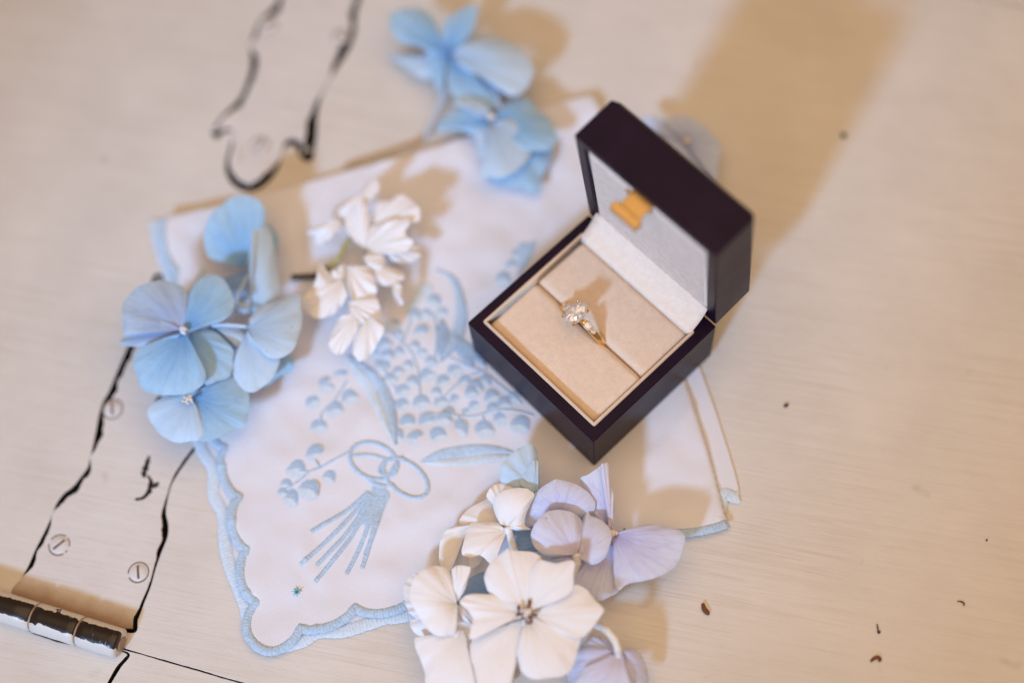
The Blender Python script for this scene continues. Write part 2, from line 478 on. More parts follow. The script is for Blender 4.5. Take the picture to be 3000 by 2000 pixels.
def screw(parent, X, Y, r, ang, mat=M_plate):
    """slotted countersunk head in its own ring of grime"""
    c = P(X, Y, .45)
    vs, fs = [], []
    n = 28
    prof = [(0, .75), (r * .5, .68), (r * .8, .45), (r * .95, .12), (r, -.35)]
    for a in range(n):
        for rr, zz in prof:
            t = 2 * math.pi * a / n
            vs.append((c.x + rr * math.cos(t), c.y + rr * math.sin(t), .35 + zz))
    m = len(prof)
    for a in range(n):
        b = (a + 1) % n
        for i in range(m - 1): fs.append((a * m + i, a * m + i + 1, b * m + i + 1, b * m + i))
    s = link('screw', mesh('screw', vs, fs), mat, parent)
    vs, fs = [], []
    for k in range(n):
        t = 2 * math.pi * k / n
        for rr, zz in ((r * .98, .58), (r * 1.10, .66), (r * 1.20, .54)):
            vs.append((c.x + rr * math.cos(t), c.y + rr * math.sin(t), zz))
    keep = lambda k: noise.noise(Vector((k * .35, X, Y))) > -.3
    for k in range(n):
        if keep(k):
            b = (k + 1) % n
            fs += [(k * 3, k * 3 + 1, b * 3 + 1, b * 3), (k * 3 + 1, k * 3 + 2, b * 3 + 2, b * 3 + 1)]
    g = link('rim_grime', mesh('rim_grime', vs, fs), M_slot, s); g.location = (0, 0, 0)
    bm = bmesh.new()
    d = Vector((math.cos(ang), math.sin(ang), 0)); e = Vector((-d.y, d.x, 0))
    vv = []
    for sx in (-1, 1):
        for sy in (-1, 1):
            for zz in (.40, 1.115):
                p = c + d * sx * r * .70 + e * sy * r * .11
                vv.append(bm.verts.new(Vector((p.x, p.y, zz)) * MM))
    bmesh.ops.convex_hull(bm, input=vv)
    sl = bm_obj('slot', bm, M_slot, s, 0, smooth=False); sl.location = (0, 0, 0)
    return s

hinge = empty('strap_hinge', P(150, 1850, 0), 'cream painted strap hinge with chipped round knuckle under the blue flowers, lower left corner', 'hinge')
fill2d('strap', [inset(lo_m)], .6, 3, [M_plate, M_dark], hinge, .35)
fill2d('lower_leaf', [inset(le_m)], .25, 3, [M_paint, M_dark], hinge, .35)
screw(hinge, 330, 1198, 3.4, math.radians(100 + 45))
screw(hinge, 174, 1596, 3.3, math.radians(45 + 42))
screw(hinge, 406, 1676, 3.2, math.radians(100 + 45))
hinge2 = empty('hinge_plate', P(800, 200, 0), 'cream painted hinge plate with round finial, outlined by black cracks at the top edge', 'hinge')
fill2d('strap', [inset(up_m)], .6, 3, [M_plate, M_dark], hinge2, .35)
screw(hinge2, 786, 74, 3.4, 1.2)
screw(hinge2, 1000, 108, 3.2, .4)
screw(hinge2, 763, 425, 3.3, 2.0)

# worn patches where the paint has come off, thin raised chips of dark undercoat
def chip(parent, pts, w_, z=.61, mat=M_dark):
    p3 = [P(x, y, z) for x, y in cr(pts, 26)]
    n = len(p3); rad = []
    for i in range(n):
        f = i / (n - 1)
        rad.append(max(.08, w_ * (.35 + .65 * math.sin(math.pi * f)) * (1 + .7 * noise.noise(Vector((i * .45, pts[0][0], 0))))))
    return tube('paint_chip', p3, rad, mat, parent, 8, .12)
chip(hinge, [(437, 1335), (430, 1360), (422, 1385), (424, 1398)], 1.0)
chip(hinge, [(432, 1392), (442, 1408), (440, 1425), (436, 1440), (418, 1458), (395, 1462)], .9)
chip(hinge, [(438, 1418), (452, 1422), (466, 1412)], .9)
chip(hinge, [(470, 1160), (466, 1176), (476, 1186)], 1.3)

# knuckle barrel
def knuckle_mat():
    k = N('chipped_knuckle_paint'); co = k.coord('Object')
    uv = k.coord('UV'); sep = k.n('SeparateXYZ'); k.l(uv, sep.inputs[0])
    nz = k.noise(co, 210, 5, .6); n2 = k.noise(k.mapping(uv, scale=(5, 60, 1)), 1, 3)
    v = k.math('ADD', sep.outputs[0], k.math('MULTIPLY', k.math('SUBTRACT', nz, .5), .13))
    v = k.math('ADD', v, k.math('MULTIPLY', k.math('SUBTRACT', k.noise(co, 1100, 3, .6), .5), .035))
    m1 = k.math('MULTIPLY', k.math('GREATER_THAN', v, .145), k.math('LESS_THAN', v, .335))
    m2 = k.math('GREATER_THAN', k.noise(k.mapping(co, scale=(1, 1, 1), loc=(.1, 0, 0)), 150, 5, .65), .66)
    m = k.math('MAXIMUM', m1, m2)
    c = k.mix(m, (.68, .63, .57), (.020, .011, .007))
    c = k.mix(k.ramp(n2, [(.66, (0,) * 3), (.72, (.7,) * 3)]), c, (.40, .46, .52))
    hgt = k.math('SUBTRACT', 1.0, m)
    return k.set(Base_Color=c, Roughness=k.math('ADD', k.math('MULTIPLY', m, -.08), .40), Normal=k.bump(hgt, .5, .0003), Specular_IOR_Level=.5)
M_kn = knuckle_mat()
K0, K1 = P(-20, 1768, 3.3), P(356, 1885, 3.3)
kdv = (K1 - K0).normalized(); ks = Vector((-kdv.y, kdv.x, 0)); KL = (K1 - K0).length
def barrel(a, b, r):
    vs, fs, uvs = [], [], []
    prof = [(a, r * .80), (a + .35, r * .93), (a + .7, r), (b - .7, r), (b - .35, r * .93), (b, r * .80)]
    L = (b - a); extra = []
    full = prof[:3] + [(a + .7 + (L - 1.4) * t / 6, r * (1 + .012 * noise.noise(Vector((a * 3 + t, 0, 0))))) for t in range(1, 6)] + prof[3:]
    n = 40
    for i in range(n + 1):
        t = 2 * math.pi * i / n
        for (s, rr) in full:
            p = K0 + kdv * s + ks * math.cos(t) * rr + Vector((0, 0, math.sin(t) * rr))
            vs.append(p); uvs.append((i / n, s / 40))
    m = len(full)
    for i in range(n):
        for j in range(m - 1): fs.append((i * m + j, (i + 1) * m + j, (i + 1) * m + j + 1, i * m + j + 1))
    c0 = len(vs); vs.append(K0 + kdv * a); uvs.append((.1, 0)); vs.append(K0 + kdv * b); uvs.append((.1, 0))
    for i in range(n):
        fs.append((c0, (i + 1) * m, i * m)); fs.append((c0 + 1, i * m + m - 1, (i + 1) * m + m - 1))
    return link('knuckle', mesh('knuckle', vs, fs, uvs), M_kn, hinge)
k1 = KL * .335; k2 = KL * .685
barrel(-22, k1 - .03, 4.9); barrel(k1 + .03, k2 - .03, 5.0); barrel(k2 + .03, KL, 4.9)
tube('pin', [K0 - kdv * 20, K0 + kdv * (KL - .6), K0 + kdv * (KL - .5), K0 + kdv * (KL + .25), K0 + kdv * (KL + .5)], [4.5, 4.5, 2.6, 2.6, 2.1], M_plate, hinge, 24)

# ------------------------------------------------------------------ folded handkerchief
def W(c, x, y, z=2.2): v = P(*px(c, x, y), z); return (v.x, v.y)
FOLD_TOP = [W('0', x / 1.2755, y / 1.2755) for x, y in ((487, 634), (640, 602), (714, 581), (850, 542), (969, 510), (1212, 446), (1352, 402), (1594, 312), (1741, 274))]
FOLD_R = [W('0', x / 1.2755, y / 1.2755) for x, y in ((1741, 274), (1772, 345), (1850, 640), (2015, 1120), (2070, 1290), (2111, 1440), (2134, 1528))]
def seg_d(p, line):
    best = 1e9
    for a, b in zip(line[:-1], line[1:]):
        ax, ay = b[0] - a[0], b[1] - a[1]; t = ((p[0] - a[0]) * ax + (p[1] - a[1]) * ay) / max(1e-9, ax * ax + ay * ay)
        t = max(0, min(1, t)); best = min(best, math.hypot(p[0] - a[0] - ax * t, p[1] - a[1] - ay * t))
    return best
TLC = Vector((FOLD_TOP[0][0], FOLD_TOP[0][1], 0))
def zc(x, y):
    """height of the top layer of cloth"""
    v = Vector((x, y, 0))
    z = 2.25 + .55 * noise.noise(v * .030 + Vector((3, 1, 0))) + .85 * noise.noise(Vector((x * .5 + y * .45, (y - x) * 1.0, 5)) * .055) + .55 * noise.noise(v * .12) + .75 * (1 - abs(noise.noise(Vector((x * .9 - y * .2, y * .6 + x * .3, 8)) * .045)) * 2) ** 6
    df = seg_d((x, y), FOLD_TOP[::5] + FOLD_TOP[-1:])
    z += 1.5 * math.exp(-(df / 14) ** 2)
    z += 1.2 * math.exp(-((v - TLC).length / 28) ** 2)
    # inside the box's footprint the cloth is pressed flat
    bx = max(abs(x) - 31, abs(y) - 30, 0)
    f = min(1, bx / 7)
    z = z * f + min(z, 2.35) * (1 - f)
    dr = seg_d((x, y), FOLD_R[::5] + FOLD_R[-1:])
    for dd in (df, dr):
        if dd < 2.2: z = .75 + (z - .75) * math.sqrt(max(0, 1 - (1 - dd / 2.2) ** 2))
    return z

def dense(line, d=1.0):
    out = []
    for a, b in zip(line[:-1], line[1:]):
        m = max(1, int(math.hypot(b[0] - a[0], b[1] - a[1]) / d))
        out += [(a[0] + (b[0] - a[0]) * i / m, a[1] + (b[1] - a[1]) * i / m) for i in range(m)]
    return out + [tuple(line[-1])]
FOLD_TOP = dense([p[:2] for p in cr(FOLD_TOP, 30)]); FOLD_R = dense([p[:2] for p in cr(FOLD_R, 30)])
def scallop(cusps, bulge, n=9):
    """lobed edge through cusp points, bulging to the left of the walking direction"""
    out = []
    for k, (a, b) in enumerate(zip(cusps[:-1], cusps[1:])):
        ax, ay = b[0] - a[0], b[1] - a[1]; L = math.hypot(ax, ay); nx, ny = -ay / L, ax / L
        bl = bulge[k] if isinstance(bulge, (list, tuple)) else bulge
        for i in range(n):
            t = i / n
            h = bl * math.sin(math.pi * t) ** .6
            out.append((a[0] + ax * t + nx * h, a[1] + ay * t + ny * h))
    out.append(cusps[-1]); return out

# top layer: cusps of its scalloped left and near edges, walked from upper left to lower right
def S(x, y): return W('z7', x, y)
left_c = [W('z4', 345, 285), W('z4', 400, 545), W('z4', 470, 800), W('z4', 600, 1050), S(120, 20), S(215, 215), S(298, 505), S(338, 800), S(390, 1100)]
lobe = [S(390, 1100), S(345, 1180), S(340, 1270), S(385, 1345), S(455, 1385), S(535, 1370), S(605, 1320), S(648, 1250)]
near_c = [S(648, 1250), S(960, 1132), S(1270, 1095), S(1640, 1010), S(2030, 930), S(2400, 820), W('0', 1985 / 1.2755, 1560 / 1.2755), W('0', 2134 / 1.2755, 1530 / 1.2755)]
left_e = scallop(left_c, [-2.2, -2.6, -2.6, -2.6, -2.6, -3.2, -3.6, -3.4])
near_e = scallop(near_c, [-3.0, -3.0, -3, -3, -3, -3, -1.0])
lobe_e = cr(lobe, 22)
# left of the walking direction is inside or outside depending on the turn: keep lobes outside the cloth
cen = Vector(W('0', 1100, 860))
def fix(e, cusps, nseg=9):
    out = list(e)
    mid = e[len(e) // 2 // nseg * nseg + nseg // 2]; i = len(e) // 2 // nseg
    a, b = cusps[i], cusps[i + 1]; m = Vector(((a[0] + b[0]) / 2, (a[1] + b[1]) / 2))
    if (Vector(mid) - cen).length < (m - cen).length:
        return None
    return out
if fix(left_e, left_c) is None: left_e = scallop(left_c, [2.2, 2.6, 2.6, 2.6, 2.6, 3.2, 3.6, 3.4])
if fix(near_e, near_c) is None: near_e = scallop(near_c, [3.0, 3.0, 3, 3, 3, 3, 1.0])
TOPL = left_e[:-1] + lobe_e[:-1] + near_e + [tuple(p) for p in FOLD_R[::-1][1:]] + [tuple(p) for p in FOLD_TOP[::-1][1:]]

def sheet(name, loop, zf, mat, parent, step=2.6, thick=.35):
    xs = [p[0] for p in loop]; ys = [p[1] for p in loop]
    pts = [Vector((p[0], p[1])) for p in loop]; n = len(pts)
    # points inside on a jittered grid
    def inside(x, y):
        c = False
        for i in range(n):
            a, b = loop[i], loop[i - 1]
            if (a[1] > y) != (b[1] > y) and x < (b[0] - a[0]) * (y - a[1]) / (b[1] - a[1]) + a[0]: c = not c
        return c
    y = min(ys)
    row = 0
    ins = []
    edge_pts = FOLD_TOP + FOLD_R if name == 'top_layer' else []
    if edge_pts:
        for line in (FOLD_TOP, FOLD_R):
            for i in range(1, len(line) - 1):
                t = Vector((line[i + 1][0] - line[i - 1][0], line[i + 1][1] - line[i - 1][1])).normalized()
                for off in (.25, .6, 1.1, 1.7, 2.3):
                    for sg in (-1, 1):
                        p = (line[i][0] - t.y * off * sg, line[i][1] + t.x * off * sg)
                        if inside(*p) and (i + int(off * 10)) % 2 == 0: ins.append(Vector(p))
    else:
        dl = dense(list(loop) + [loop[0]], 1.0)
        for i in range(1, len(dl) - 1):
            t = Vector((dl[i + 1][0] - dl[i - 1][0], dl[i + 1][1] - dl[i - 1][1]))
            if t.length < 1e-6: continue
            t.normalize()
            for off in (.3, .9):
                for sg in (-1, 1):
                    p = (dl[i][0] - t.y * off * sg, dl[i][1] + t.x * off * sg)
                    if inside(*p): ins.append(Vector(p))
    near = lambda x, y: edge_pts and min(seg_d((x, y), FOLD_TOP[::6]), seg_d((x, y), FOLD_R[::6])) < 3.2
    while y < max(ys):
        x = min(xs) + (row % 2) * step / 2
        while x < max(xs):
            if inside(x, y) and not near(x, y): ins.append(Vector((x, y)))
            x += step
        y += step * .87; row += 1
    r = delaunay_2d_cdt(pts + ins, [], [list(range(n))], 1, 1e-5)
    vs = [(v.x, v.y, zf(v.x, v.y)) for v in r[0]]
    o = link(name, mesh(name, vs, [tuple(f) for f in r[2]]), mat, parent)
    bm = bmesh.new(); bm.from_mesh(o.data)
    bmesh.ops.recalc_face_normals(bm, faces=bm.faces)
    if sum(f.normal.z for f in bm.faces) < 0: bmesh.ops.reverse_faces(bm, faces=bm.faces)
    bm.to_mesh(o.data); bm.free()
    m = o.modifiers.new('thick', 'SOLIDIFY'); m.thickness = thick * MM; m.offset = -1
    return o

hanky = empty('handkerchief', (-60, -40, 0), 'folded white cotton handkerchief with scalloped blue edge and blue lily of the valley embroidery', 'handkerchief')
top = sheet('top_layer', TOPL, zc, M_cloth, hanky)

# layer beneath, showing as a second blue edge on the left, near and right sides
ul = [W('z4', 285, 265, 1), W('z4', 315, 430, 1), W('z4', 370, 600, 1), W('z4', 400, 900, 1), W('z4', 520, 1200, 1), W('z7', 70, 190, 1), W('z7', 148, 335, 1), W('z7', 150, 480, 1), W('z7', 205, 600, 1), W('z7', 215, 760, 1),
      W('z7', 240, 880, 1), W('z7', 285, 1000, 1), W('z7', 330, 1115, 1), W('z7', 350, 1200, 1), W('z7', 400, 1300, 1), W('z7', 500, 1350, 1), W('z7', 640, 1330, 1), W('z7', 750, 1270, 1), W('z7', 880, 1268, 1), W('z7', 1000, 1235, 1), W('z7', 1130, 1192, 1), W('z7', 1270, 1172, 1),
      W('z7', 1700, 1060, 1), W('z7', 2400, 880, 1), W('0', 1540, 1226, 1), W('0', 1640, 1195, 1), W('0', 2118 / 1.2755, 1447 / 1.2755, 1), W('0', 2166 / 1.2755, 1442 / 1.2755, 1), W('0', 2112 / 1.2755, 1250 / 1.2755, 1), W('0', 2054 / 1.2755, 1085 / 1.2755, 1), W('0', 1890 / 1.2755, 640 / 1.2755, 1), W('0', 1745 / 1.2755, 300 / 1.2755, 1),
      W('0', 1594 / 1.2755, 330 / 1.2755, 1), W('0', 1352 / 1.2755, 420 / 1.2755, 1), W('0', 969 / 1.2755, 530 / 1.2755, 1), W('0', 640 / 1.2755, 620 / 1.2755, 1), W('0', 480 / 1.2755, 648 / 1.2755, 1)]
UNDL = cr(ul, 240, True)
zu = lambda x, y: .62 + .12 * noise.noise(Vector((x, y, 9)) * .05)
und = sheet('under_layer', UNDL, zu, M_cloth, hanky, 3.4, .3)

def ribbon(name, pts, w_, h, mat, parent, zf, ridge=1.3, lift=.0):
    """padded satin-stitch band along 2-D points, with stitch ridges across it"""
    d = []
    for a, b in zip(pts[:-1], pts[1:]):
        L = math.hypot(b[0] - a[0], b[1] - a[1]); m = max(1, int(L / .33))
        for i in range(m): d.append((a[0] + (b[0] - a[0]) * i / m, a[1] + (b[1] - a[1]) * i / m))
    d.append(pts[-1])
    vs, fs = [], []
    n = len(d); prof = [(-1, -.15), (-.8, .55), (-.35, .95), (0, 1.0), (.35, .95), (.8, .55), (1, -.15)]
    for i, p in enumerate(d):
        a, b = d[max(0, i - 2)], d[min(n - 1, i + 2)]
        t = Vector((b[0] - a[0], b[1] - a[1])); t = t.normalized() if t.length > 1e-9 else Vector((1, 0))
        nn = Vector((-t.y, t.x)); ww = w_ * (1 + .16 * (random.random() - .5)); hh = h * (1 + .5 * ((i % 3) / 2 - .5))
        zz = zf(p[0], p[1]) + lift
        for s, k in prof: vs.append((p[0] + nn.x * s * ww, p[1] + nn.y * s * ww, zz + hh * k))
    m = len(prof)
    for i in range(n - 1):
        for j in range(m - 1): fs.append((i * m + j, i * m + j + 1, (i + 1) * m + j + 1, (i + 1) * m + j))
    return link(name, mesh(name, vs, fs), mat, parent)
e_ = ribbon('scalloped_edge', left_e[:-1] + lobe_e[:-1] + near_e, 1.55, .45, M_thread, hanky, zc, lift=.0)
nl = int(240 * 29 / 37)
ribbon('under_scalloped_edge', UNDL[:int(240 * 27.0 / 37)], 2.3, .4, M_thread_pale, hanky, zu)
ze = lambda x, y: max(zc(x, y), 1.3)

# embroidery
def eline(crop, pts, w_=.55, h=.45, mat=M_thread, name='embroidered_stem', n=None, closed=False):
    n = n or 8 * len(pts)
    q2 = [W(crop, *p) for p in cr(pts, n, closed)]
    if closed: q2.append(q2[0])
    return ribbon(name, q2, w_, h, mat, hanky, ze)

def ellipse(crop, cx, cy, rx, ry, rot, **kw):
    c, s = math.cos(math.radians(rot)), math.sin(math.radians(rot))
    return eline(crop, [(cx + rx * math.cos(t) * c - ry * math.sin(t) * s, cy + rx * math.cos(t) * s + ry * math.sin(t) * c)
                        for t in [2 * math.pi * i / 14 for i in range(14)]], n=70, closed=True, **kw)
ellipse('z7', 1068, 292, 142, 100, 22, w_=.85, name='embroidered_bow_loop')
ellipse('z7', 1252, 392, 148, 86, 38, w_=.85, name='embroidered_bow_loop')
eline('z7', [(950, 262), (1050, 258), (1140, 282), (1178, 290)], .6, name='embroidered_ribbon')
eline('z7', [(1178, 290), (1125, 300), (1100, 350), (1125, 375), (1165, 360), (1185, 320)], .6, name='embroidered_ribbon')
eline('z7', [(1040, 395), (1090, 430), (1140, 440)], 1.0, name='embroidered_knot')

def lens(crop, A, B, name, mat, hh=.35):
    """filled leaf between two edges, padded"""
    m = 26; k = 7
    a = [W(crop, *p) for p in cr(A, m)]; b = [W(crop, *p) for p in cr(B, m)]
    vs, fs = [], []
    for i in range(m):
        for j in range(k):
            t = j / (k - 1); x = a[i][0] + (b[i][0] - a[i][0]) * t; y = a[i][1] + (b[i][1] - a[i][1]) * t
            vs.append((x, y, ze(x, y) + .05 + hh * (math.sin(math.pi * t) ** .6) * (1 + .25 * ((i % 2) - .5)) * min(1, 3 * math.sin(math.pi * i / (m - 1)) + .1)))
    for i in range(m - 1):
        for j in range(k - 1): fs.append((i * k + j, i * k + j + 1, (i + 1) * k + j + 1, (i + 1) * k + j))
    return link(name, mesh(name, vs, fs), mat, hanky)
lens('z7', [(1335, 296), (1450, 232), (1620, 198), (1780, 205), (1920, 262)], [(1338, 300), (1460, 285), (1620, 262), (1780, 250), (1920, 266)], 'embroidered_leaf', M_thread)
lens('z7', [(1338, 302), (1460, 286), (1620, 264), (1780, 252), (1920, 266)], [(1342, 306), (1470, 322), (1620, 322), (1770, 300), (1920, 270)], 'embroidered_leaf', M_thread_pale)
lens('zB', [(365, 770), (430, 900), (520, 1060), (600, 1210), (690, 1352)], [(370, 770), (500, 880), (590, 1040), (645, 1200), (690, 1352)], 'embroidered_leaf', M_thread_pale)
lens('zB', [(372, 770), (502, 880), (592, 1040), (647, 1200), (692, 1352)], [(380, 770), (560, 880), (650, 1020), (690, 1180), (695, 1352)], 'embroidered_leaf', M_thread)
eline('zB', [(380, 768), (540, 862), (645, 1000), (690, 1160), (695, 1352)], .5, mat=M_thread_deep)
lens('zB', [(960, 200), (1040, 260), (1085, 380), (1080, 520), (1030, 680), (980, 800)], [(965, 198), (1090, 250), (1150, 400), (1150, 560), (1090, 700), (985, 802)], 'embroidered_leaf', M_thread)
eline('zB', [(955, 195), (1070, 255), (1140, 400), (1150, 560), (1090, 710), (985, 805)], .5, mat=M_thread_deep)
lens('zB', [(740, 470), (780, 390), (830, 310), (890, 285), (940, 300)], [(745, 475), (830, 440), (880, 380), (920, 330), (942, 302)], 'embroidered_leaf', M_thread_pale)
lens('zB', [(985, 510), (960, 600), (955, 700), (985, 790)], [(990, 510), (1050, 600), (1050, 720), (990, 792)], 'embroidered_leaf', M_thread_deep)
lens('zB', [(1090, 650), (1110, 720), (1180, 780), (1290, 850)], [(1100, 645), (1190, 690), (1260, 760), (1295, 852)], 'embroidered_leaf', M_thread_deep)
lens('zB', [(1500, 30), (1490, 110), (1500, 190), (1480, 250)], [(1620, 20), (1600, 90), (1560, 170), (1490, 252)], 'embroidered_leaf', M_thread)
for pts in ([(620, 600), (750, 690), (830, 830), (850, 1000), (845, 1040)], [(940, 480), (960, 620), (950, 780), (900, 860)], [(1290, 862), (1180, 900), (1090, 960), (1000, 1040)],
            [(1600, 1160), (1480, 1130), (1340, 1128), (1200, 1162), (1000, 1152), (850, 1155)], [(1050, 780), (1150, 830), (1250, 870), (1400, 980), (1520, 1080)], [(560, 800), (620, 860), (700, 1000)],
            [(370, 930), (320, 1010), (280, 1070), (210, 1140), (200, 1200)], [(800, 500), (760, 620), (720, 700)], [(1105, 1160), (1110, 1200)], [(1265, 1160), (1270, 1200)]):
    eline('zB', pts, .42, .4)
for pts in ([(930, 240), (820, 300), (760, 335), (700, 362), (640, 410), (560, 455)], [(760, 335), (735, 290)], [(700, 362), (640, 350)]):
    eline('z7', pts, .42, .4)
fan = [((1035, 470), (900, 585), (710, 697)), ((1050, 478), (860, 690), (650, 887)), ((1065, 486), (910, 710), (742, 890)), ((1080, 492), (930, 740), (735, 985)),
       ((1098, 495), (1010, 740), (912, 940)), ((1115, 495), (1060, 720), (1003, 908)), ((1132, 494), (1080, 680), (1020, 830))]
for f_ in fan: eline('z7', f_, .85, .5, n=20, name='embroidered_strand')
lens('z7', [(1060, 440), (1040, 480), (985, 570), (960, 640)], [(1140, 445), (1160, 500), (1120, 600), (1085, 690)], 'embroidered_gather', M_thread)

def bell_mesh(var):
    rnd = random.Random(var)
    vs, fs, mi = [], [], []
    n = 20; rings = [(0, .95), (.35, .90), (.65, .66), (.88, .36), (1.0, 0)]
    for rr, zz in rings:
        for i in range(n):
            t = 2 * math.pi * i / n
            w_ = rr * (1 + (.26 * abs(math.sin(1.5 * (t + math.pi / 2))) if math.sin(t) < 0 else 0) + .05 * (rnd.random() - .5))
            vs.append((w_ * math.cos(t) * 2.25, w_ * math.sin(t) * 2.35, zz * .24 - .04))
    for k in range(len(rings) - 1):
        for i in range(n):
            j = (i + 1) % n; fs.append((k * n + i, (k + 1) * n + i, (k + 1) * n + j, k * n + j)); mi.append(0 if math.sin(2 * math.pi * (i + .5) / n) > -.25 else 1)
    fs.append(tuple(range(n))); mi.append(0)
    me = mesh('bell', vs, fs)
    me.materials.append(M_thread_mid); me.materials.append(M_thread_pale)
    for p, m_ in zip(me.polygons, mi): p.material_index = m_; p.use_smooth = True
    return me
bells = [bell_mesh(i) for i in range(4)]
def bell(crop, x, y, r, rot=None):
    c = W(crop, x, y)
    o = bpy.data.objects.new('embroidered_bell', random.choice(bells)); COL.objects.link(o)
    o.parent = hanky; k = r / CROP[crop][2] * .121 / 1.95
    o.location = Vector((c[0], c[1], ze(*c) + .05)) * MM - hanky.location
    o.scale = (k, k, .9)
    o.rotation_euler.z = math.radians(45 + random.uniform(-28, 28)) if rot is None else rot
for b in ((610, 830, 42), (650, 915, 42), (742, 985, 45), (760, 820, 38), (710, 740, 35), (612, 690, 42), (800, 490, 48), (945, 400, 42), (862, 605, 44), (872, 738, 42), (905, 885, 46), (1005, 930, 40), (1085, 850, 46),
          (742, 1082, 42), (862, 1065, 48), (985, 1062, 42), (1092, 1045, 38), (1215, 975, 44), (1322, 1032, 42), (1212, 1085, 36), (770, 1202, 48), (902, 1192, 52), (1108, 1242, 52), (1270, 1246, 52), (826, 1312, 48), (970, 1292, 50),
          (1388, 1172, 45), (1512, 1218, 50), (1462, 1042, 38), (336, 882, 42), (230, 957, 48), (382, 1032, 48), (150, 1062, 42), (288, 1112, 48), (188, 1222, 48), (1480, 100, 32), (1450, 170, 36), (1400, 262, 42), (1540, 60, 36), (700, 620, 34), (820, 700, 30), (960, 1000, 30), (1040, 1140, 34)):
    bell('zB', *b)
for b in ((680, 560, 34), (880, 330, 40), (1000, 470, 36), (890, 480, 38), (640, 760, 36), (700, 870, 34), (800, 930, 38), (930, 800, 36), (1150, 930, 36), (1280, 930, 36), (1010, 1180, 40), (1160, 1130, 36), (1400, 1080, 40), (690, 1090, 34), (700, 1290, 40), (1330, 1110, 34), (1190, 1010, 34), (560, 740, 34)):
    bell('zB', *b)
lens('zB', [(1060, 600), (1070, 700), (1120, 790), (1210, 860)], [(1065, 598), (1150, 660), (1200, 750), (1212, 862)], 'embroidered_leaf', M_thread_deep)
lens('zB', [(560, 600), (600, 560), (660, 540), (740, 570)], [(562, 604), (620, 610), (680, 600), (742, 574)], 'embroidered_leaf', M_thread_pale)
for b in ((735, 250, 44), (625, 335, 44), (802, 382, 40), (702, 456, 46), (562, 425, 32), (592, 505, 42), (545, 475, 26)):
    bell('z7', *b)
# tiny turquoise knot on the near corner
kc = W('z7', 628, 1045)
vs, fs = [], []
for i in range(7):
    a = i * .9 + .3; L = 1.5 + .6 * random.random(); d = Vector((math.cos(a), math.sin(a), 0)); e = Vector((-d.y, d.x, 0)) * .32
    b0 = Vector((kc[0], kc[1], ze(*kc) + .2)); n0 = len(vs)
    vs += [b0 - e, b0 + e, b0 + d * L + Vector((0, 0, .5)), b0 + d * L * .5 + Vector((0, 0, .75))]
    fs += [(n0, n0 + 1, n0 + 3), (n0 + 1, n0 + 2, n0 + 3), (n0 + 2, n0, n0 + 3), (n0, n0 + 2, n0 + 1)]
link('thread_knot', mesh('thread_knot', vs, fs), M_turq, hanky)

# ------------------------------------------------------------------ ring box (stands on the handkerchief)
BZ = 2.5; BH = 24.7; ZT = BZ + BH
box = empty('ring_box', (0, 0, BZ), 'open dark plum leatherette ring box with beige velvet cushion standing on the handkerchief', 'ring box')
def rect(x0, x1, y0, y1): return [(x0, y0), (x1, y0), (x1, y1), (x0, y1)]
def frame(name, o0, i0, z0, z1, mat, parent, bev, floor=None):
    """rectangular walled tray: outer rect, inner rect, optional floor height"""
    bm = bmesh.new()
    def ring(r, z): return [bm.verts.new(Vector((p[0], p[1], z)) * MM) for p in rect(*r)]
    a, b, c = ring(o0, z0), ring(o0, z1), ring(i0, z1)
    d = ring(i0, floor if floor is not None else z0)
    for r0, r1 in ((a, b), (b, c), (c, d)):
        for i in range(4): bm.faces.new((r0[i], r0[(i + 1) % 4], r1[(i + 1) % 4], r1[i]))
    if floor is not None: bm.faces.new(d); bm.faces.new(a)
    else:
        for i in range(4): bm.faces.new((d[i], d[(i + 1) % 4], a[(i + 1) % 4], a[i]))
    return bm_obj(name, bm, mat, parent, bev, 3)
hx, hy = 30.0, 28.8
frame('base', (-hx, hx, -hy, hy), (-26.6, 26.4, -25.0, 22.4), BZ, ZT, M_box, box, .55, BZ + 3)
# velvet piping round the cushion
def rrect(x0, x1, y0, y1, r, n=5):
    out = []
    for cx, cy, a0 in ((x1 - r, y0 + r, -90), (x1 - r, y1 - r, 0), (x0 + r, y1 - r, 90), (x0 + r, y0 + r, 180)):
        for i in range(n + 1):
            a = math.radians(a0 + 90 * i / n); out.append((cx + r * math.cos(a), cy + r * math.sin(a)))
    return out
def sweep_loop(name, loop, prof, mat, parent):
    """closed sweep: prof is (offset inwards, z) list"""
    n = len(loop); vs, fs = [], []
    for i, p in enumerate(loop):
        a, b = loop[i - 1], loop[(i + 1) % n]; t = Vector((b[0] - a[0], b[1] - a[1])).normalized(); nn = Vector((-t.y, t.x))
        for s, z in prof: vs.append((p[0] + nn.x * s, p[1] + nn.y * s, z))
    m = len(prof)
    for i in range(n):
        j = (i + 1) % n
        for k in range(m - 1): fs.append((i * m + k, j * m + k, j * m + k + 1, i * m + k + 1))
    return link(name, mesh(name, vs, fs), mat, parent)
lip = rrect(-26.6, 26.4, -25.0, 22.4, .8)
sweep_loop('velvet_piping', lip, [(0, ZT - 3), (0, ZT + .05), (.15, ZT + .38), (.5, ZT + .52), (.85, ZT + .42), (1.1, ZT + .1), (1.2, ZT - 1), (1.25, ZT - 6)], M_lip, box)

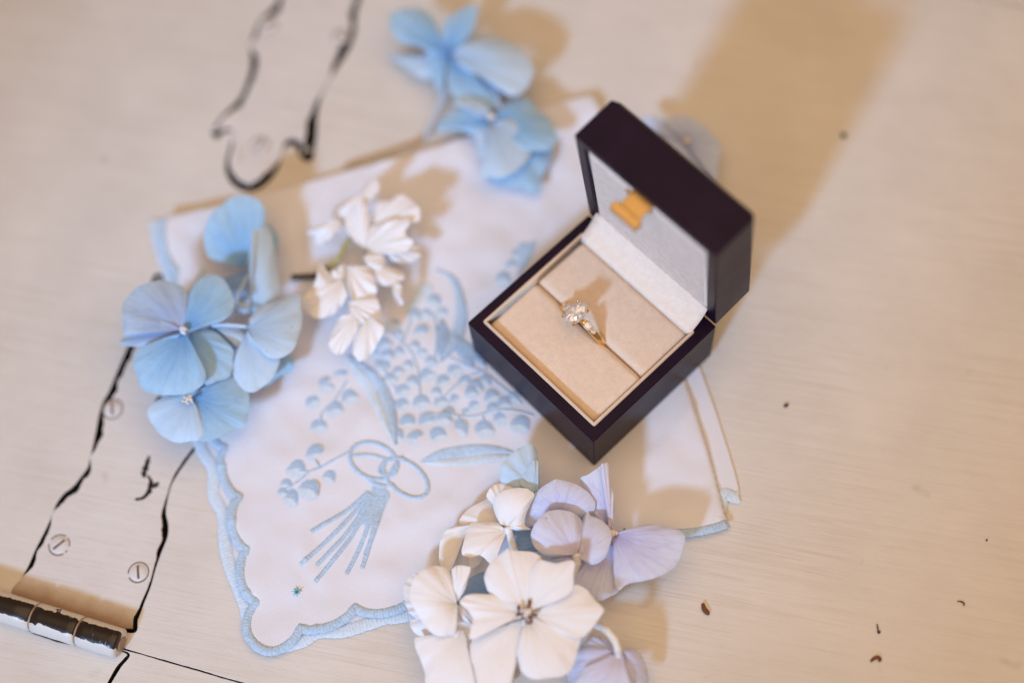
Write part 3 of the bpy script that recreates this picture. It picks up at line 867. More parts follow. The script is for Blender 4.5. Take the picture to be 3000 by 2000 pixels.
# two cushions with the ring slot between them
RX = -2.9   # ring centre along the slot
def pad(y0, y1, side, name):
    nx, ny = 66, 34
    x0, x1 = -25.1, 24.9
    vs, fs = [], []
    def edge(d, r): return 0 if d >= r else r - math.sqrt(max(0, r * r - (r - d) ** 2))
    for j in range(ny + 1):
        for i in range(nx + 1):
            fx = i / nx; fy = j / ny
            # denser towards the edges
            fx = .5 - .5 * math.cos(math.pi * fx); fy = .5 - .5 * math.cos(math.pi * fy)
            x = x0 + (x1 - x0) * fx; y = y0 + (y1 - y0) * fy
            slot_d = (y1 - y) if side < 0 else (y - y0)
            open_ = .75 * math.exp(-((x - RX) / 9.5) ** 4) + .12
            if slot_d < 6: y += side * open_ * (1 - slot_d / 6)
            z = ZT - 1.9 - edge(min(x - x0, x1 - x), 2.0) * .9 - edge((y - y0) if side < 0 else (y1 - y), 2.2) * .9
            z -= edge(slot_d, 2.6) * 1.0
            z += .25 * math.sin(math.pi * fx) * math.sin(math.pi * fy) * 2.2 + .12 * noise.noise(Vector((x * .12, y * .12, side)))
            vs.append((x, y, z))
    w_ = nx + 1
    for j in range(ny):
        for i in range(nx): fs.append((j * w_ + i, j * w_ + i + 1, (j + 1) * w_ + i + 1, (j + 1) * w_ + i))
    # skirt down
    rim = [i for i in range(nx + 1)] + [j * w_ + nx for j in range(1, ny + 1)] + [ny * w_ + i for i in range(nx - 1, -1, -1)] + [j * w_ for j in range(ny - 1, 0, -1)]
    b0 = len(vs)
    for r in rim: vs.append((vs[r][0], vs[r][1], ZT - 16))
    for k in range(len(rim)):
        k2_ = (k + 1) % len(rim); fs.append((rim[k2_], rim[k], b0 + k, b0 + k2_))
    return link(name, mesh(name, vs, fs), M_pad, box)
SLOT = -.9
pad(-23.6, SLOT, -1, 'cushion')
pad(SLOT, 21.0, 1, 'cushion')

# lid: opened a little short of upright, hinged on the far edge
la = 1.4705
E_ = Vector((0, -math.cos(la), math.sin(la))); N_ = Vector((0, math.sin(la), math.cos(la))); H_ = Vector((0, 28.9, ZT))
def LP(x, e, d): return H_ + Vector((x, 0, 0)) + E_ * e + N_ * d
def lid_box(bm, x0, x1, e0, e1, d0, d1, ch=0):
    """box in lid coordinates; ch cuts the corners on the outer face"""
    pr = [(e0 + (ch * .9 if ch else 0), d0 if not ch else d0)]
    vs = []
    for (x, e, d) in ((x0, e0, d0), (x1, e0, d0), (x1, e1, d0), (x0, e1, d0), (x0, e0, d1), (x1, e0, d1), (x1, e1, d1), (x0, e1, d1)):
        vs.append(bm.verts.new(LP(x, e, d) * MM))
    for f in ((3, 2, 1, 0), (4, 5, 6, 7), (0, 1, 5, 4), (1, 2, 6, 5), (2, 3, 7, 6), (3, 0, 4, 7)): bm.faces.new([vs[i] for i in f])
    return vs
LW, LL, LD = 29.6, 59.7, 16.3
bm = bmesh.new()
# shell as a tray with chamfered outer edges
def lring(x, e0, e1, d): return [bm.verts.new(LP(*p) * MM) for p in ((-x, e0, d), (x, e0, d), (x, e1, d), (-x, e1, d))]
chm = 3.0
rings = [lring(LW - 4.0, 4.2, LL - 3.6, 4), lring(LW - 4.0, 4.2, LL - 3.6, 0), lring(LW, .6, LL, 0), lring(LW, .6, LL, LD), lring(LW - 2.0, 3.4, LL - 2.4, LD + 2.0)]
for r0, r1 in zip(rings[:-1], rings[1:]):
    for i in range(4): bm.faces.new((r0[i], r0[(i + 1) % 4], r1[(i + 1) % 4], r1[i]))
bm.faces.new(rings[0]); bm.faces.new(rings[-1])
bm_obj('lid', bm, M_box, box, .45, 3)
# suede panel inside the lid, in a paler border
def lid_panel(name, x0, x1, e0, e1, d, puff, mat):
    n = 30; vs, fs = [], []
    for j in range(n + 1):
        for i in range(n + 1):
            fx, fe = .5 - .5 * math.cos(math.pi * i / n), .5 - .5 * math.cos(math.pi * j / n)
            ed = min(fx * (x1 - x0), (1 - fx) * (x1 - x0), fe * (e1 - e0), (1 - fe) * (e1 - e0))
            k = min(1, ed / 1.4); vs.append(LP(x0 + (x1 - x0) * fx, e0 + (e1 - e0) * fe, d + 1.2 - (1.2 + puff) * math.sqrt(max(0, 1 - (1 - k) ** 2))))
    for j in range(n):
        for i in range(n): a = j * (n + 1) + i; fs.append((a, a + 1, a + n + 2, a + n + 1))
    return link(name, mesh(name, vs, fs), mat, box)
lid_panel('lid_lining_border', -25.6, 25.6, 4.2, 56.0, .9, .2, M_flap)
lid_panel('lid_lining_panel', -25.2, 24.3, 5.0, 52.2, .55, .25, M_panel)
# suede hinge flap from the lid down to the cushion
n = 16; vs, fs = [], []
pr_ = [(20.9, ZT - 3.0), (21.05, ZT - .6), (21.6, ZT + .15), (22.6, ZT + .55), (24.2, ZT + 1.6), (26.2, ZT + 3.4), (27.5, ZT + 5.0), (28.2, ZT + 6.4), (29.0, ZT + 7.0)]
for i in range(n + 1):
    for (y, z) in pr_:
        x = -25.9 + 51.6 * i / n
        vs.append((x, y, z + .12 * noise.noise(Vector((x * .2, y * .2, 4)))))
m = len(pr_)
for i in range(n):
    for j in range(m - 1): fs.append((i * m + j, i * m + j + 1, (i + 1) * m + j + 1, (i + 1) * m + j))
fl = link('hinge_flap', mesh('hinge_flap', vs, fs), M_flap, box)
md = fl.modifiers.new('t', 'SOLIDIFY'); md.thickness = .5 * MM; md.offset = -1
# brass clasp on the lid's front wall
bm = bmesh.new()
lid_box(bm, -4.4, 3.8, 55.4, 56.4, -6.0, 3.0)
lid_box(bm, -5.8, 5.2, 54.4, 57.0, -9.2, -6.05)
bm_obj('clasp', bm, M_brass, box, .35, 3)

# ------------------------------------------------------------------ diamond ring in the slot
ring = empty('diamond_ring', (RX, SLOT, 20.5), 'gold ring with one large oval diamond and small diamonds each side, in the cushion slot', 'ring')
tilt = Matrix.Rotation(math.radians(8.5), 3, 'X')        # leans towards the near cushion
RC = Vector((RX, SLOT + .1, 20.6)); RR = 11.0
def RP(ang, r, y=0):
    """ang from the top of the ring, towards +x"""
    return RC + tilt @ Vector((r * math.sin(ang), y, r * math.cos(ang)))
vs, fs = [], []
nn_, mm_ = 96, 12
for i in range(nn_):
    a = 2 * math.pi * i / nn_
    top_k = math.exp(-(((a + math.pi) % (2 * math.pi) - math.pi + .10) / .35) ** 2)
    hw = 1.3 - .45 * top_k; th = .95
    for k in range(mm_):
        t = 2 * math.pi * k / mm_
        cx_, cz_ = math.cos(t), math.sin(t)
        vs.append(RP(a, RR - .8 + th * (abs(cz_) ** .8) * (1 if cz_ > 0 else -1), hw * (abs(cx_) ** .8) * (1 if cx_ > 0 else -1)))
for i in range(nn_):
    for k in range(mm_):
        a = i * mm_ + k; b = i * mm_ + (k + 1) % mm_; c = ((i + 1) % nn_) * mm_
        fs.append((a, b, c + (k + 1) % mm_, c + k))
link('band', mesh('band', vs, fs), M_gold, ring)

def glass(name):
    k = N(name)
    gl = k.n('BsdfGlass'); gl.inputs['Color'].default_value = (1, .985, .97, 1); gl.inputs['Roughness'].default_value = 0; gl.inputs['IOR'].default_value = 1.5
    gs = k.n('BsdfGlossy'); gs.inputs['Color'].default_value = (1, .99, .98, 1); gs.inputs['Roughness'].default_value = .16
    df = k.n('BsdfDiffuse'); df.inputs['Color'].default_value = (1.0, .92, .86, 1)
    m0 = k.n('MixShader'); m0.inputs[0].default_value = .45
    k.l(gl.outputs[0], m0.inputs[1]); k.l(df.outputs[0], m0.inputs[2])
    mx = k.n('MixShader'); mx.inputs[0].default_value = .34
    k.l(m0.outputs[0], mx.inputs[1]); k.l(gs.outputs[0], mx.inputs[2]); k.l(mx.outputs[0], k.out.inputs[0])
    return k.m
M_dia = glass('diamond')
def gem(name, cen, R3, rx, ry, parent, n=16, pear=0):
    """brilliant cut: table, crown facets, girdle, pavilion"""
    vs, fs = [], []
    h = min(rx, ry)
    def ringv(f, z, off):
        s = len(vs)
        for i in range(n):
            t = 2 * math.pi * (i + off) / n
            x, y = rx * f * math.cos(t), ry * f * math.sin(t)
            if pear: y *= 1 - pear * (x / rx)
            vs.append(cen + R3 @ Vector((x, y, z * h)))
        return s
    a = ringv(.54, .42, 0); b = ringv(.80, .24, .5); c = ringv(1, .03, 0); d = ringv(1, -.03, 0); e = ringv(.52, -.52, .5)
    s = len(vs); vs.append(cen + R3 @ Vector((0, 0, -.95 * h)))
    rg_ = random.Random(int(rx * 100))
    t0 = len(vs); vs.append(cen + R3 @ Vector((.10 * rx, -.08 * ry, .40 * h)))
    for i in range(n):
        vs[b + i] = vs[b + i] + R3 @ Vector((0, 0, rg_.uniform(-.10, .10) * h)); vs[a + i] = vs[a + i] + R3 @ Vector((0, 0, rg_.uniform(-.09, .09) * h))
        fs.append((a + i, a + (i + 1) % n, t0))
    for i in range(n):
        j = (i + 1) % n
        fs += [(a + i, b + i, a + j), (b + i, c + j, b + j) if False else (a + j, b + i, b + j), (b + i, c + i, c + j), (b + i, c + j, b + j)]
        fs += [(c + i, d + i, d + j, c + j), (d + i, e + i, d + j), (d + j, e + i, e + j), (e + i, s, e + j)]
    o = link(name, mesh(name, vs, fs), M_dia, parent, False)
    bm = bmesh.new(); bm.from_mesh(o.data); bmesh.ops.recalc_face_normals(bm, faces=bm.faces); bm.to_mesh(o.data); bm.free()
    return o
ta = -.10
def basis(ang):
    z = tilt @ Vector((math.sin(ang), 0, math.cos(ang))); x = tilt @ Vector((math.cos(ang), 0, -math.sin(ang))); y = z.cross(x)
    return Matrix((x, y, z)).transposed()
B0 = basis(ta)
SC = RP(ta, RR + 2.7)
gem('oval_diamond', SC, B0, 3.25, 4.7, ring, 18)
def prong(cen, R3, dx, dy, h0, h1, r, parent):
    a = cen + R3 @ Vector((dx * .55, dy * .55, h0)); m_ = cen + R3 @ Vector((dx * 1.02, dy * 1.02, -.3)); b = cen + R3 @ Vector((dx * .98, dy * .98, h1)); t = cen + R3 @ Vector((dx * .84, dy * .84, h1 + .25))
    pts = cr([a, m_, b, t], 10)
    return tube('prong', pts, [r] * 7 + [r * 1.25, r * 1.15, r * .6], M_gold, parent, 10)
for sx, sy in ((1, 1), (-1, 1), (-1, -1), (1, -1)):
    prong(SC, B0, 3.25 * .72 * sx, 4.7 * .74 * sy, -3.0, .75, .36, ring)
# basket rail under the oval stone
rail = [SC + B0 @ Vector((2.2 * math.cos(t), 3.2 * math.sin(t), -1.7)) for t in [2 * math.pi * i / 28 for i in range(29)]]
tube('basket', rail, .34, M_gold, ring, 8)
for ang, sg in ((-.55, -1), (.36, 1)):
    R3 = basis(ang); cen_ = RP(ang, RR + .95)
    gem('side_diamond', cen_, R3, 1.75, 1.5, ring, 12, .35 * sg)
    for dx, dy in ((-1.5 * sg, 1.15), (-1.5 * sg, -1.15), (1.75 * sg, .25)):
        prong(cen_, R3, dx, dy, -1.5, .42, .28, ring)
    if sg > 0:
        gem('side_diamond', RP(ang + .21, RR + .70), basis(ang + .21), 1.0, .9, ring, 10, .3)

# ------------------------------------------------------------------ hydrangea flowers
def petal(parent, crop, pts, zb, zt, mat, bulge=1.2, roll=0.0, ruffle=1.15, n=72, rings=20, name='petal', thick=.16, fold=.0):
    """pts[0] is the petal's base, the rest its rim as seen; zb, zt heights of base and tip above the table (mm)"""
    base = Vector(px(crop, *pts[0])); rim = [Vector(px(crop, *p)) for p in pts[1:]]
    rim = [Vector(p) for p in cr(rim, n)]
    cx_ = sum(rim, Vector((0, 0))) / n
    ax = (cx_ - base); ax = ax.normalized() if ax.length > 1e-6 else Vector((0, -1))
    sx = Vector((-ax.y, ax.x)); Lm = max((p - base).dot(ax) for p in rim)
    seed = Vector((base.x * .013, base.y * .017, len(pts) * .7))
    vs, uvs, fs = [], [], []
    for i, p in enumerate(rim):
        t = i / (n - 1)
        rel = p - base; s = rel.dot(ax) / Lm; c = rel.dot(sx) / Lm
        wob = 1 + .012 * noise.noise(Vector((t * 16, 0, 0)) + seed) + .008 * noise.noise(Vector((t * 45, 3, 0)) + seed)
        zr = zb + (zt - zb) * s + roll * c
        rf = ruffle * (noise.noise(Vector((t * 5.5, 1.7, 0)) + seed) + .5 * noise.noise(Vector((t * 13, 4.7, 0)) + seed))
        for k in range(rings + 1):
            r = k / rings
            q_ = base + rel * r * (1 + (wob - 1) * r)
            rib = .07 * ruffle * math.sin(t * 34 + seed.x * 9) * math.sin(math.pi * r) * r
            zz = zb + (zr - zb) * r + bulge * (4 * r * (1 - r)) * (.55 + .45 * math.sin(math.pi * t)) + rf * r * r + rib - fold * math.exp(-((t - .5) / .06) ** 2) * math.sin(math.pi * min(1, r * .9))
            # soft crumple, and veins fanning out from the base
            cw = Vector((q_.x * .012, q_.y * .012, 0)) + seed
            zz += r * (.42 * ruffle * noise.noise(cw) + .16 * noise.noise(cw * 2.7))
            vn_ = abs(((t * 9 + .22 * noise.noise(Vector((r * 3, t * 4, 2)) + seed)) % 1) - .5)
            zz -= .05 * math.exp(-(vn_ / .09) ** 2) * math.sin(math.pi * min(1, r * .95 + .03))
            v = P(q_.x, q_.y, zz)
            vs.append(v); uvs.append((t, r))
    m = rings + 1
    for i in range(n - 1):
        for k in range(rings):
            a = i * m + k
            if k == 0: fs.append((a + 1, a + m + 1, a))
            else: fs.append((a, a + 1, a + m + 1, a + m))
    # face up
    up = 0
    for f in fs: up += (Vector(vs[f[1]]) - Vector(vs[f[0]])).cross(Vector(vs[f[2]]) - Vector(vs[f[0]])).z
    if up < 0: fs = [f[::-1] for f in fs]
    nv = [Vector((0, 0, 0)) for _ in vs]
    for f in fs:
        c_ = (Vector(vs[f[1]]) - Vector(vs[f[0]])).cross(Vector(vs[f[2]]) - Vector(vs[f[0]]))
        for q3 in f: nv[q3] += c_
    nb = len(vs)
    low = [Vector(v) - (nn.normalized() if nn.length > 1e-9 else Vector((0, 0, 1))) * thick * (1 - .65 * uv_[1] ** 3) for v, nn, uv_ in zip(vs, nv, uvs)]
    av, au = list(vs) + low, uvs + uvs
    af = list(fs) + [tuple(q3 + nb for q3 in f[::-1]) for f in fs]
    rimi = [k for k in range(1, rings + 1)] + [i * m + rings for i in range(1, n)] + [(n - 1) * m + k for k in range(rings - 1, 0, -1)]
    r0 = len(av)
    for q3 in rimi:
        av += [vs[q3], low[q3]]; au += [uvs[q3], uvs[q3]]
    for k in range(len(rimi) - 1): af.append((r0 + 2 * k, r0 + 2 * k + 1, r0 + 2 * k + 3, r0 + 2 * k + 2))
    o = link(name, mesh(name, av, af, au), mat, parent)
    return o

def stem(parent, crop, pts, r, mat, name='stem'):
    d = cr(pts, 8 * len(pts))
    p3 = [P(*px(crop, a[0], a[1]), a[2]) for a in d]
    k = len(p3)
    rr = [r * (1 + .12 * noise.noise(Vector((i * .3, r * 7, 0)))) for i in range(k)]
    return tube(name, p3, rr, mat, parent, 10)

def centre(parent, crop, x, y, z, r, mat, k=5, spread=1.3, name='flower_centre'):
    """cluster of tiny stamen heads"""
    c = P(*px(crop, x, y), z)
    bm = bmesh.new()
    for i in range(k):
        a = 2.4 * i; d = spread * r * math.sqrt(i / k)
        m_ = Matrix.Translation((c + Vector((d * math.cos(a), d * math.sin(a), .4 * random.random()))) * MM) @ Matrix.Diagonal((r * MM * random.uniform(.7, 1.1), r * MM * random.uniform(.7, 1.1), r * 1.2 * MM, 1))
        bmesh.ops.create_icosphere(bm, subdivisions=2, radius=1, matrix=m_)
    return bm_obj(name, bm, mat, parent)

GRP = 'hydrangea blooms scattered round the ring box'
# --- blue sprig at the top
f1 = empty('hydrangea_sprig', P(1330, 240, 0), 'blurred blue hydrangea sprig on the cloth\'s far fold, left of the box lid', 'flower', GRP)
petal(f1, 'z3', [(540, 420), (450, 470), (400, 480), (300, 440), (100, 437), (180, 490), (330, 590), (430, 600), (500, 520)], 10, 4, M_sky)
petal(f1, 'z3', [(545, 405), (520, 425), (400, 395), (330, 360), (200, 320), (120, 240), (105, 140), (150, 90), (250, 65), (340, 70), (420, 120), (470, 200), (520, 320), (540, 385)], 14, 19, M_blue, 1.0)
petal(f1, 'z3', [(550, 405), (530, 350), (515, 260), (530, 180), (580, 120), (660, 70), (740, 40), (785, 65), (770, 180), (745, 260), (720, 300), (640, 370)], 14, 18, M_blue, 1.6, roll=-6)
petal(f1, 'z3', [(550, 415), (480, 410), (400, 400), (400, 450), (430, 560), (470, 680), (510, 700), (530, 600), (545, 500)], 13, 10, M_blue)
petal(f1, 'z3', [(560, 425), (550, 520), (555, 640), (600, 740), (700, 770), (830, 840), (940, 810), (900, 720), (830, 650), (720, 590), (620, 520)], 13, 10, M_blue)
petal(f1, 'z3', [(575, 420), (620, 380), (660, 345), (740, 300), (880, 275), (1000, 310), (1100, 370), (1170, 450), (1215, 520), (1190, 620), (1120, 710), (1020, 735), (960, 650), (860, 570), (720, 560), (630, 490)], 14, 17, M_sky, 3.2, roll=-3)
petal(f1, 'z3', [(960, 600), (800, 560), (790, 600), (830, 680), (900, 710), (970, 735), (1060, 735), (1130, 705), (1180, 640), (1100, 600)], 10, 9, M_deep)
stem(f1, 'z3', [(545, 430, 13), (532, 560, 10), (515, 740, 7), (450, 900, 5), (380, 1060, 3.6)], .7, M_stem_blue)
stem(f1, 'z3', [(380, 1060, 3.6), (260, 1110, 3.0), (120, 1160, 2.4), (-60, 1215, 1.9), (-240, 1270, 1.6)], .55, M_stem_brown)
petal(f1, 'z3', [(870, 930), (850, 990), (790, 1040), (760, 1040), (650, 1000), (560, 1000), (470, 1010), (480, 950), (500, 910), (610, 855), (700, 820), (800, 850)], 11, 9, M_blue, 1.6, roll=3)
petal(f1, 'z3', [(870, 900), (780, 890), (690, 840), (615, 800), (620, 765), (720, 748), (840, 790), (880, 850)], 12, 14, M_sky)
petal(f1, 'z3', [(900, 960), (860, 1100), (840, 1200), (850, 1370), (950, 1420), (1100, 1445), (1250, 1482), (1270, 1360), (1330, 1250), (1345, 1140), (1180, 1080)], 9, 6.5, M_blue)
petal(f1, 'z3', [(895, 930), (930, 880), (960, 850), (980, 800), (1080, 755), (1170, 760), (1240, 840), (1330, 910), (1370, 1000), (1390, 1080), (1340, 1140), (1250, 1160), (1150, 1150), (1000, 1080), (930, 1010)], 12, 13, M_blue, 2.0, roll=2)
petal(f1, 'z3', [(895, 940), (900, 1050), (870, 1110), (830, 1180), (820, 1340), (880, 1362), (960, 1365), (1080, 1310), (1180, 1200), (1230, 1080), (1190, 970), (1100, 905), (1000, 910)], 13.5, 12, M_sky, 1.8)
petal(f1, 'z3', [(850, 930), (760, 960), (770, 1060), (800, 1180), (860, 1240), (900, 1150), (900, 1040)], 11, 9, M_sky)
stem(f1, 'z3', [(945, 600, 12), (925, 680, 12), (935, 750, 12), (960, 840, 12)], .55, M_stem_blue)
centre(f1, 'z3', 560, 410, 15, .9, M_blue, 4)
centre(f1, 'z3', 890, 900, 13.5, .9, M_cream, 5)

# --- blue sprig on the left
f2 = empty('hydrangea_sprig', P(560, 980, 0), 'bright blue hydrangea sprig lying over the strap hinge and the cloth\'s left scalloped edge', 'flower', GRP)
petal(f2, 'z4', [(790, 560), (890, 470), (930, 480), (945, 430), (950, 360), (900, 290), (860, 320)], 12, 11, M_blue)
petal(f2, 'z4', [(760, 520), (680, 500), (600, 485), (560, 440), (550, 350), (570, 260), (640, 190), (700, 145), (770, 135), (840, 160), (880, 220), (870, 290), (815, 380), (795, 500)], 13, 22, M_blue, .8)
petal(f2, 'z4', [(780, 540), (700, 570), (650, 590), (670, 640), (720, 690), (770, 690), (790, 620)], 13, 9, M_deep)
petal(f2, 'z4', [(800, 770), (740, 775), (718, 740), (720, 715), (780, 690), (792, 600), (788, 480), (795, 370), (815, 300), (850, 280), (890, 295), (920, 370), (940, 500), (962, 640), (950, 690), (880, 730)], 12, 17, M_sky, 3.5, fold=-1.5)
petal(f2, 'z4', [(445, 830), (440, 700), (470, 640), (520, 560), (545, 515), (552, 570), (500, 660), (460, 760)], 20, 17, M_sky)
petal(f2, 'z4', [(780, 870), (880, 990), (960, 1012), (1010, 990), (1035, 1070), (960, 1110), (860, 1180), (840, 1080), (790, 960)], 18, 8, M_blue)
petal(f2, 'z4', [(775, 880), (800, 950), (840, 970), (890, 1005), (960, 1015), (920, 1120), (850, 1180), (790, 1197), (730, 1150), (705, 1090), (715, 1010), (740, 950)], 20, 15, M_sky, 1.4)
petal(f2, 'z4', [(600, 835), (560, 850), (540, 890), (600, 930), (690, 960), (725, 965), (770, 910), (775, 850), (690, 840)], 17, 15, M_deep, .3)
petal(f2, 'z4', [(600, 835), (680, 880), (735, 960), (765, 930), (772, 880), (720, 850)], 20, 17, M_sky, .3)
petal(f2, 'z4', [(780, 850), (790, 800), (850, 740), (950, 700), (1060, 668), (1072, 740), (1082, 800), (1060, 900), (1020, 980), (950, 1015), (890, 1005), (820, 940), (780, 890)], 20, 21, M_sky, 2.0, roll=1)
petal(f2, 'z4', [(455, 880), (530, 850), (610, 870), (700, 960), (706, 1030), (690, 1110), (610, 1142), (555, 1152), (540, 1060), (500, 970)], 22, 18, M_blue, 1.2)
petal(f2, 'z4', [(480, 1225), (525, 1190), (570, 1150), (650, 1118), (700, 1110), (745, 1150), (790, 1200), (792, 1300), (775, 1370), (720, 1400), (640, 1440), (530, 1462), (510, 1380), (495, 1290)], 17, 14, M_blue, 1.5)
petal(f2, 'z4', [(475, 1228), (420, 1205), (330, 1222), (245, 1290), (265, 1360), (320, 1430), (390, 1466), (470, 1462), (535, 1452), (550, 1400), (540, 1320), (500, 1260)], 17.5, 15, M_sky, 1.6)
petal(f2, 'z4', [(435, 862), (425, 890), (360, 910), (300, 925), (200, 949), (90, 942), (110, 905), (150, 862), (230, 805), (330, 785), (400, 825)], 23, 20, M_blue2, .8)
petal(f2, 'z4', [(437, 860), (380, 835), (320, 805), (240, 812), (160, 860), (118, 885), (105, 800), (110, 720), (170, 645), (250, 605), (340, 597), (420, 620), (458, 665), (456, 740), (445, 810)], 24, 28, M_blue2, 1.6)
petal(f2, 'z4', [(440, 870), (400, 905), (300, 918), (220, 948), (175, 1000), (168, 1050), (190, 1120), (215, 1180), (270, 1205), (380, 1212), (480, 1195), (545, 1150), (556, 1080), (522, 1000), (475, 920)], 24.5, 22, M_blue, 2.2, ruffle=1.2)
petal(f2, 'z4', [(447, 858), (442, 800), (450, 730), (470, 665), (510, 600), (570, 565), (630, 570), (680, 620), (710, 690), (705, 760), (650, 810), (560, 842), (490, 862)], 24.5, 25, M_blue, 1.6, roll=-1)
stem(f2, 'z4', [(595, 836, 21), (650, 832, 21.5), (710, 835, 22), (778, 842, 22)], .75, M_stem_blue)
stem(f2, 'z4', [(455, 880, 23), (480, 990, 14), (520, 1120, 6), (560, 1240, 3.4)], .8, M_stem_blue)
stem(f2, 'z4', [(790, 560, 14), (740, 660, 11), (690, 800, 10), (600, 900, 10)], .8, M_stem_blue)
centre(f2, 'z4', 440, 862, 26, 1.0, M_centre, 6, 1.0)
centre(f2, 'z4', 462, 1238, 20, .62, M_cream, 9, 3.0)

# --- white cluster in the middle
f3 = empty('hydrangea_sprig', P(1080, 800, 0), 'small crumpled white hydrangea cluster with dark cut stem, in the middle of the cloth', 'flower', GRP)
stem(f3, 'zA', [(470, 560, 9), (420, 620, 8.5), (390, 690, 8), (340, 760, 7), (290, 810, 6)], .9, M_stem_green)
stem(f3, 'zA', [(310, 790, 6.2), (200, 852, 5), (110, 862, 4.6), (15, 868, 4.2)], 1.05, M_stem_dark, 'cut_stem')
WP = [([(560, 640), (500, 600), (430, 500), (430, 400), (480, 340), (550, 280), (600, 370), (612, 470), (590, 580)], 10, 13),
      ([(440, 430), (360, 385), (380, 340), (440, 300), (540, 220), (640, 110), (668, 120), (682, 200), (600, 280), (520, 350)], 9, 14),
      ([(390, 440), (300, 440), (200, 470), (135, 510), (150, 545), (200, 560), (190, 610), (240, 622), (320, 560), (380, 490)], 9, 11),
      ([(620, 480), (630, 400), (680, 300), (780, 280), (800, 250), (860, 238), (930, 280), (992, 350), (985, 440), (900, 430), (760, 450)], 9, 13),
      ([(570, 640), (620, 480), (760, 440), (880, 418), (920, 450), (880, 530), (940, 600), (880, 672), (740, 692), (620, 670)], 10, 15),
      ([(560, 720), (620, 668), (700, 690), (722, 780), (660, 812), (600, 790)], 11, 12),
      ([(630, 800), (720, 778), (860, 830), (872, 880), (780, 932), (690, 922), (650, 870)], 9, 11),
      ([(330, 930), (240, 975), (165, 962), (200, 880), (212, 780), (242, 768), (282, 815), (330, 880)], 9, 14),
      ([(400, 900), (330, 890), (160, 955), (80, 1060), (100, 1112), (200, 1182), (330, 1152), (400, 1082), (440, 1000)], 10, 8),
      ([(430, 780), (480, 800), (600, 798), (662, 950), (640, 1040), (560, 1062), (480, 1040), (440, 940)], 11, 13),
      ([(440, 1060), (520, 1080), (640, 1010), (682, 1080), (692, 1180), (600, 1192), (540, 1222), (460, 1150)], 10, 12),
      ([(500, 1150), (440, 1150), (380, 1180), (300, 1340), (310, 1420), (370, 1462), (430, 1420), (500, 1300), (540, 1222)], 10, 13),
      ([(600, 1180), (660, 1185), (702, 1200), (718, 1270), (660, 1400), (600, 1480), (530, 1512), (480, 1440), (490, 1330), (550, 1230)], 11, 11),
      ([(780, 900), (850, 930), (867, 1060), (830, 1082), (790, 1000)], 8, 8),
      ([(360, 800), (300, 830), (330, 900), (430, 960), (450, 860), (410, 760)], 9, 11),
      ([(720, 640), (860, 600), (960, 620), (1000, 700), (900, 760), (780, 740)], 8, 8)]
cy_ = lambda p: sum(k[1] for k in p[1:]) / (len(p) - 1) - p[0][1]
for pts, a, b in WP: petal(f3, 'zA', pts, a + 3 + (2 if cy_(pts) > 0 else 0), (a + 3 if cy_(pts) > 0 else b + 5), M_white, 1.2, ruffle=2.4)

# --- violet floret behind the box
f4 = empty('hydrangea_floret', P(2010, 430, 0), 'pale violet hydrangea floret half hidden behind the box lid', 'flower', GRP)
petal(f4, 'z1', [(1560, 480), (1440, 450), (1300, 380), (1310, 328), (1400, 318), (1470, 370), (1540, 430)], 7, 9, M_lilac)
petal(f4, 'z1', [(1600, 470), (1520, 440), (1440, 350), (1560, 313), (1640, 335), (1720, 400), (1680, 450)], 8, 11, M_lilac)
petal(f4, 'z1', [(1600, 490), (1660, 440), (1720, 400), (1812, 500), (1800, 640), (1785, 735), (1700, 660), (1640, 570)], 8, 9, M_lilac)
petal(f4, 'z1', [(1590, 490), (1640, 600), (1780, 735), (1700, 760), (1500, 560), (1420, 440), (1500, 450)], 6, 5, M_lilac)
centre(f4, 'z1', 1598, 482, 9, .8, M_cream, 5)

# --- violet and blue florets below the box
f5 = empty('hydrangea_sprig', P(1760, 1540, 0), 'violet hydrangea sprig on the cloth just below the near corner of the box', 'flower', GRP)
petal(f5, 'z5', [(880, 400), (830, 385), (700, 350), (660, 330), (664, 245), (700, 195), (760, 135), (850, 110), (887, 150), (892, 260), (900, 380)], 12, 17, M_sky, 1.5)
petal(f5, 'z5', [(880, 412), (830, 385), (785, 362), (778, 330), (800, 290), (850, 215), (888, 205), (900, 290), (902, 380)], 14, 17, M_sky, 1.5)
petal(f5, 'z5', [(1000, 700), (860, 760), (740, 752), (715, 690), (718, 632), (800, 615), (860, 600), (960, 640)], 6, 7, M_deep)
petal(f5, 'z5', [(640, 1000), (560, 1020), (480, 1040), (385, 1062), (440, 1005), (465, 935), (520, 900), (600, 880), (640, 930)], 6, 5, M_deep)
petal(f5, 'z5', [(1320, 600), (1280, 575), (1230, 520), (1240, 460), (1180, 395), (1148, 322), (1200, 290), (1270, 240), (1300, 221), (1322, 224), (1328, 340), (1352, 430), (1352, 540)], 12, 18, M_violet, 1.0, roll=4)
petal(f5, 'z5', [(1340, 628), (1320, 590), (1308, 500), (1290, 380), (1276, 245), (1298, 222), (1322, 224), (1328, 340), (1354, 420), (1354, 530), (1352, 620)], 14, 20, M_violet2, 1.0)
petal(f5, 'z5', [(1340, 670), (1330, 740), (1290, 810), (1240, 850), (1150, 850), (1105, 920), (1110, 970), (1180, 1010), (1260, 1062), (1330, 1040), (1392, 992), (1360, 900), (1352, 760)], 11, 8, M_violet, 1.3)
petal(f5, 'z5', [(1352, 655), (1380, 655), (1420, 655), (1480, 622), (1560, 595), (1660, 605), (1760, 635), (1790, 672), (1776, 760), (1740, 840), (1660, 902), (1540, 942), (1440, 962), (1388, 998), (1358, 950), (1352, 850), (1350, 740)], 13, 14, M_violet, 1.2, ruffle=.9, roll=-1)
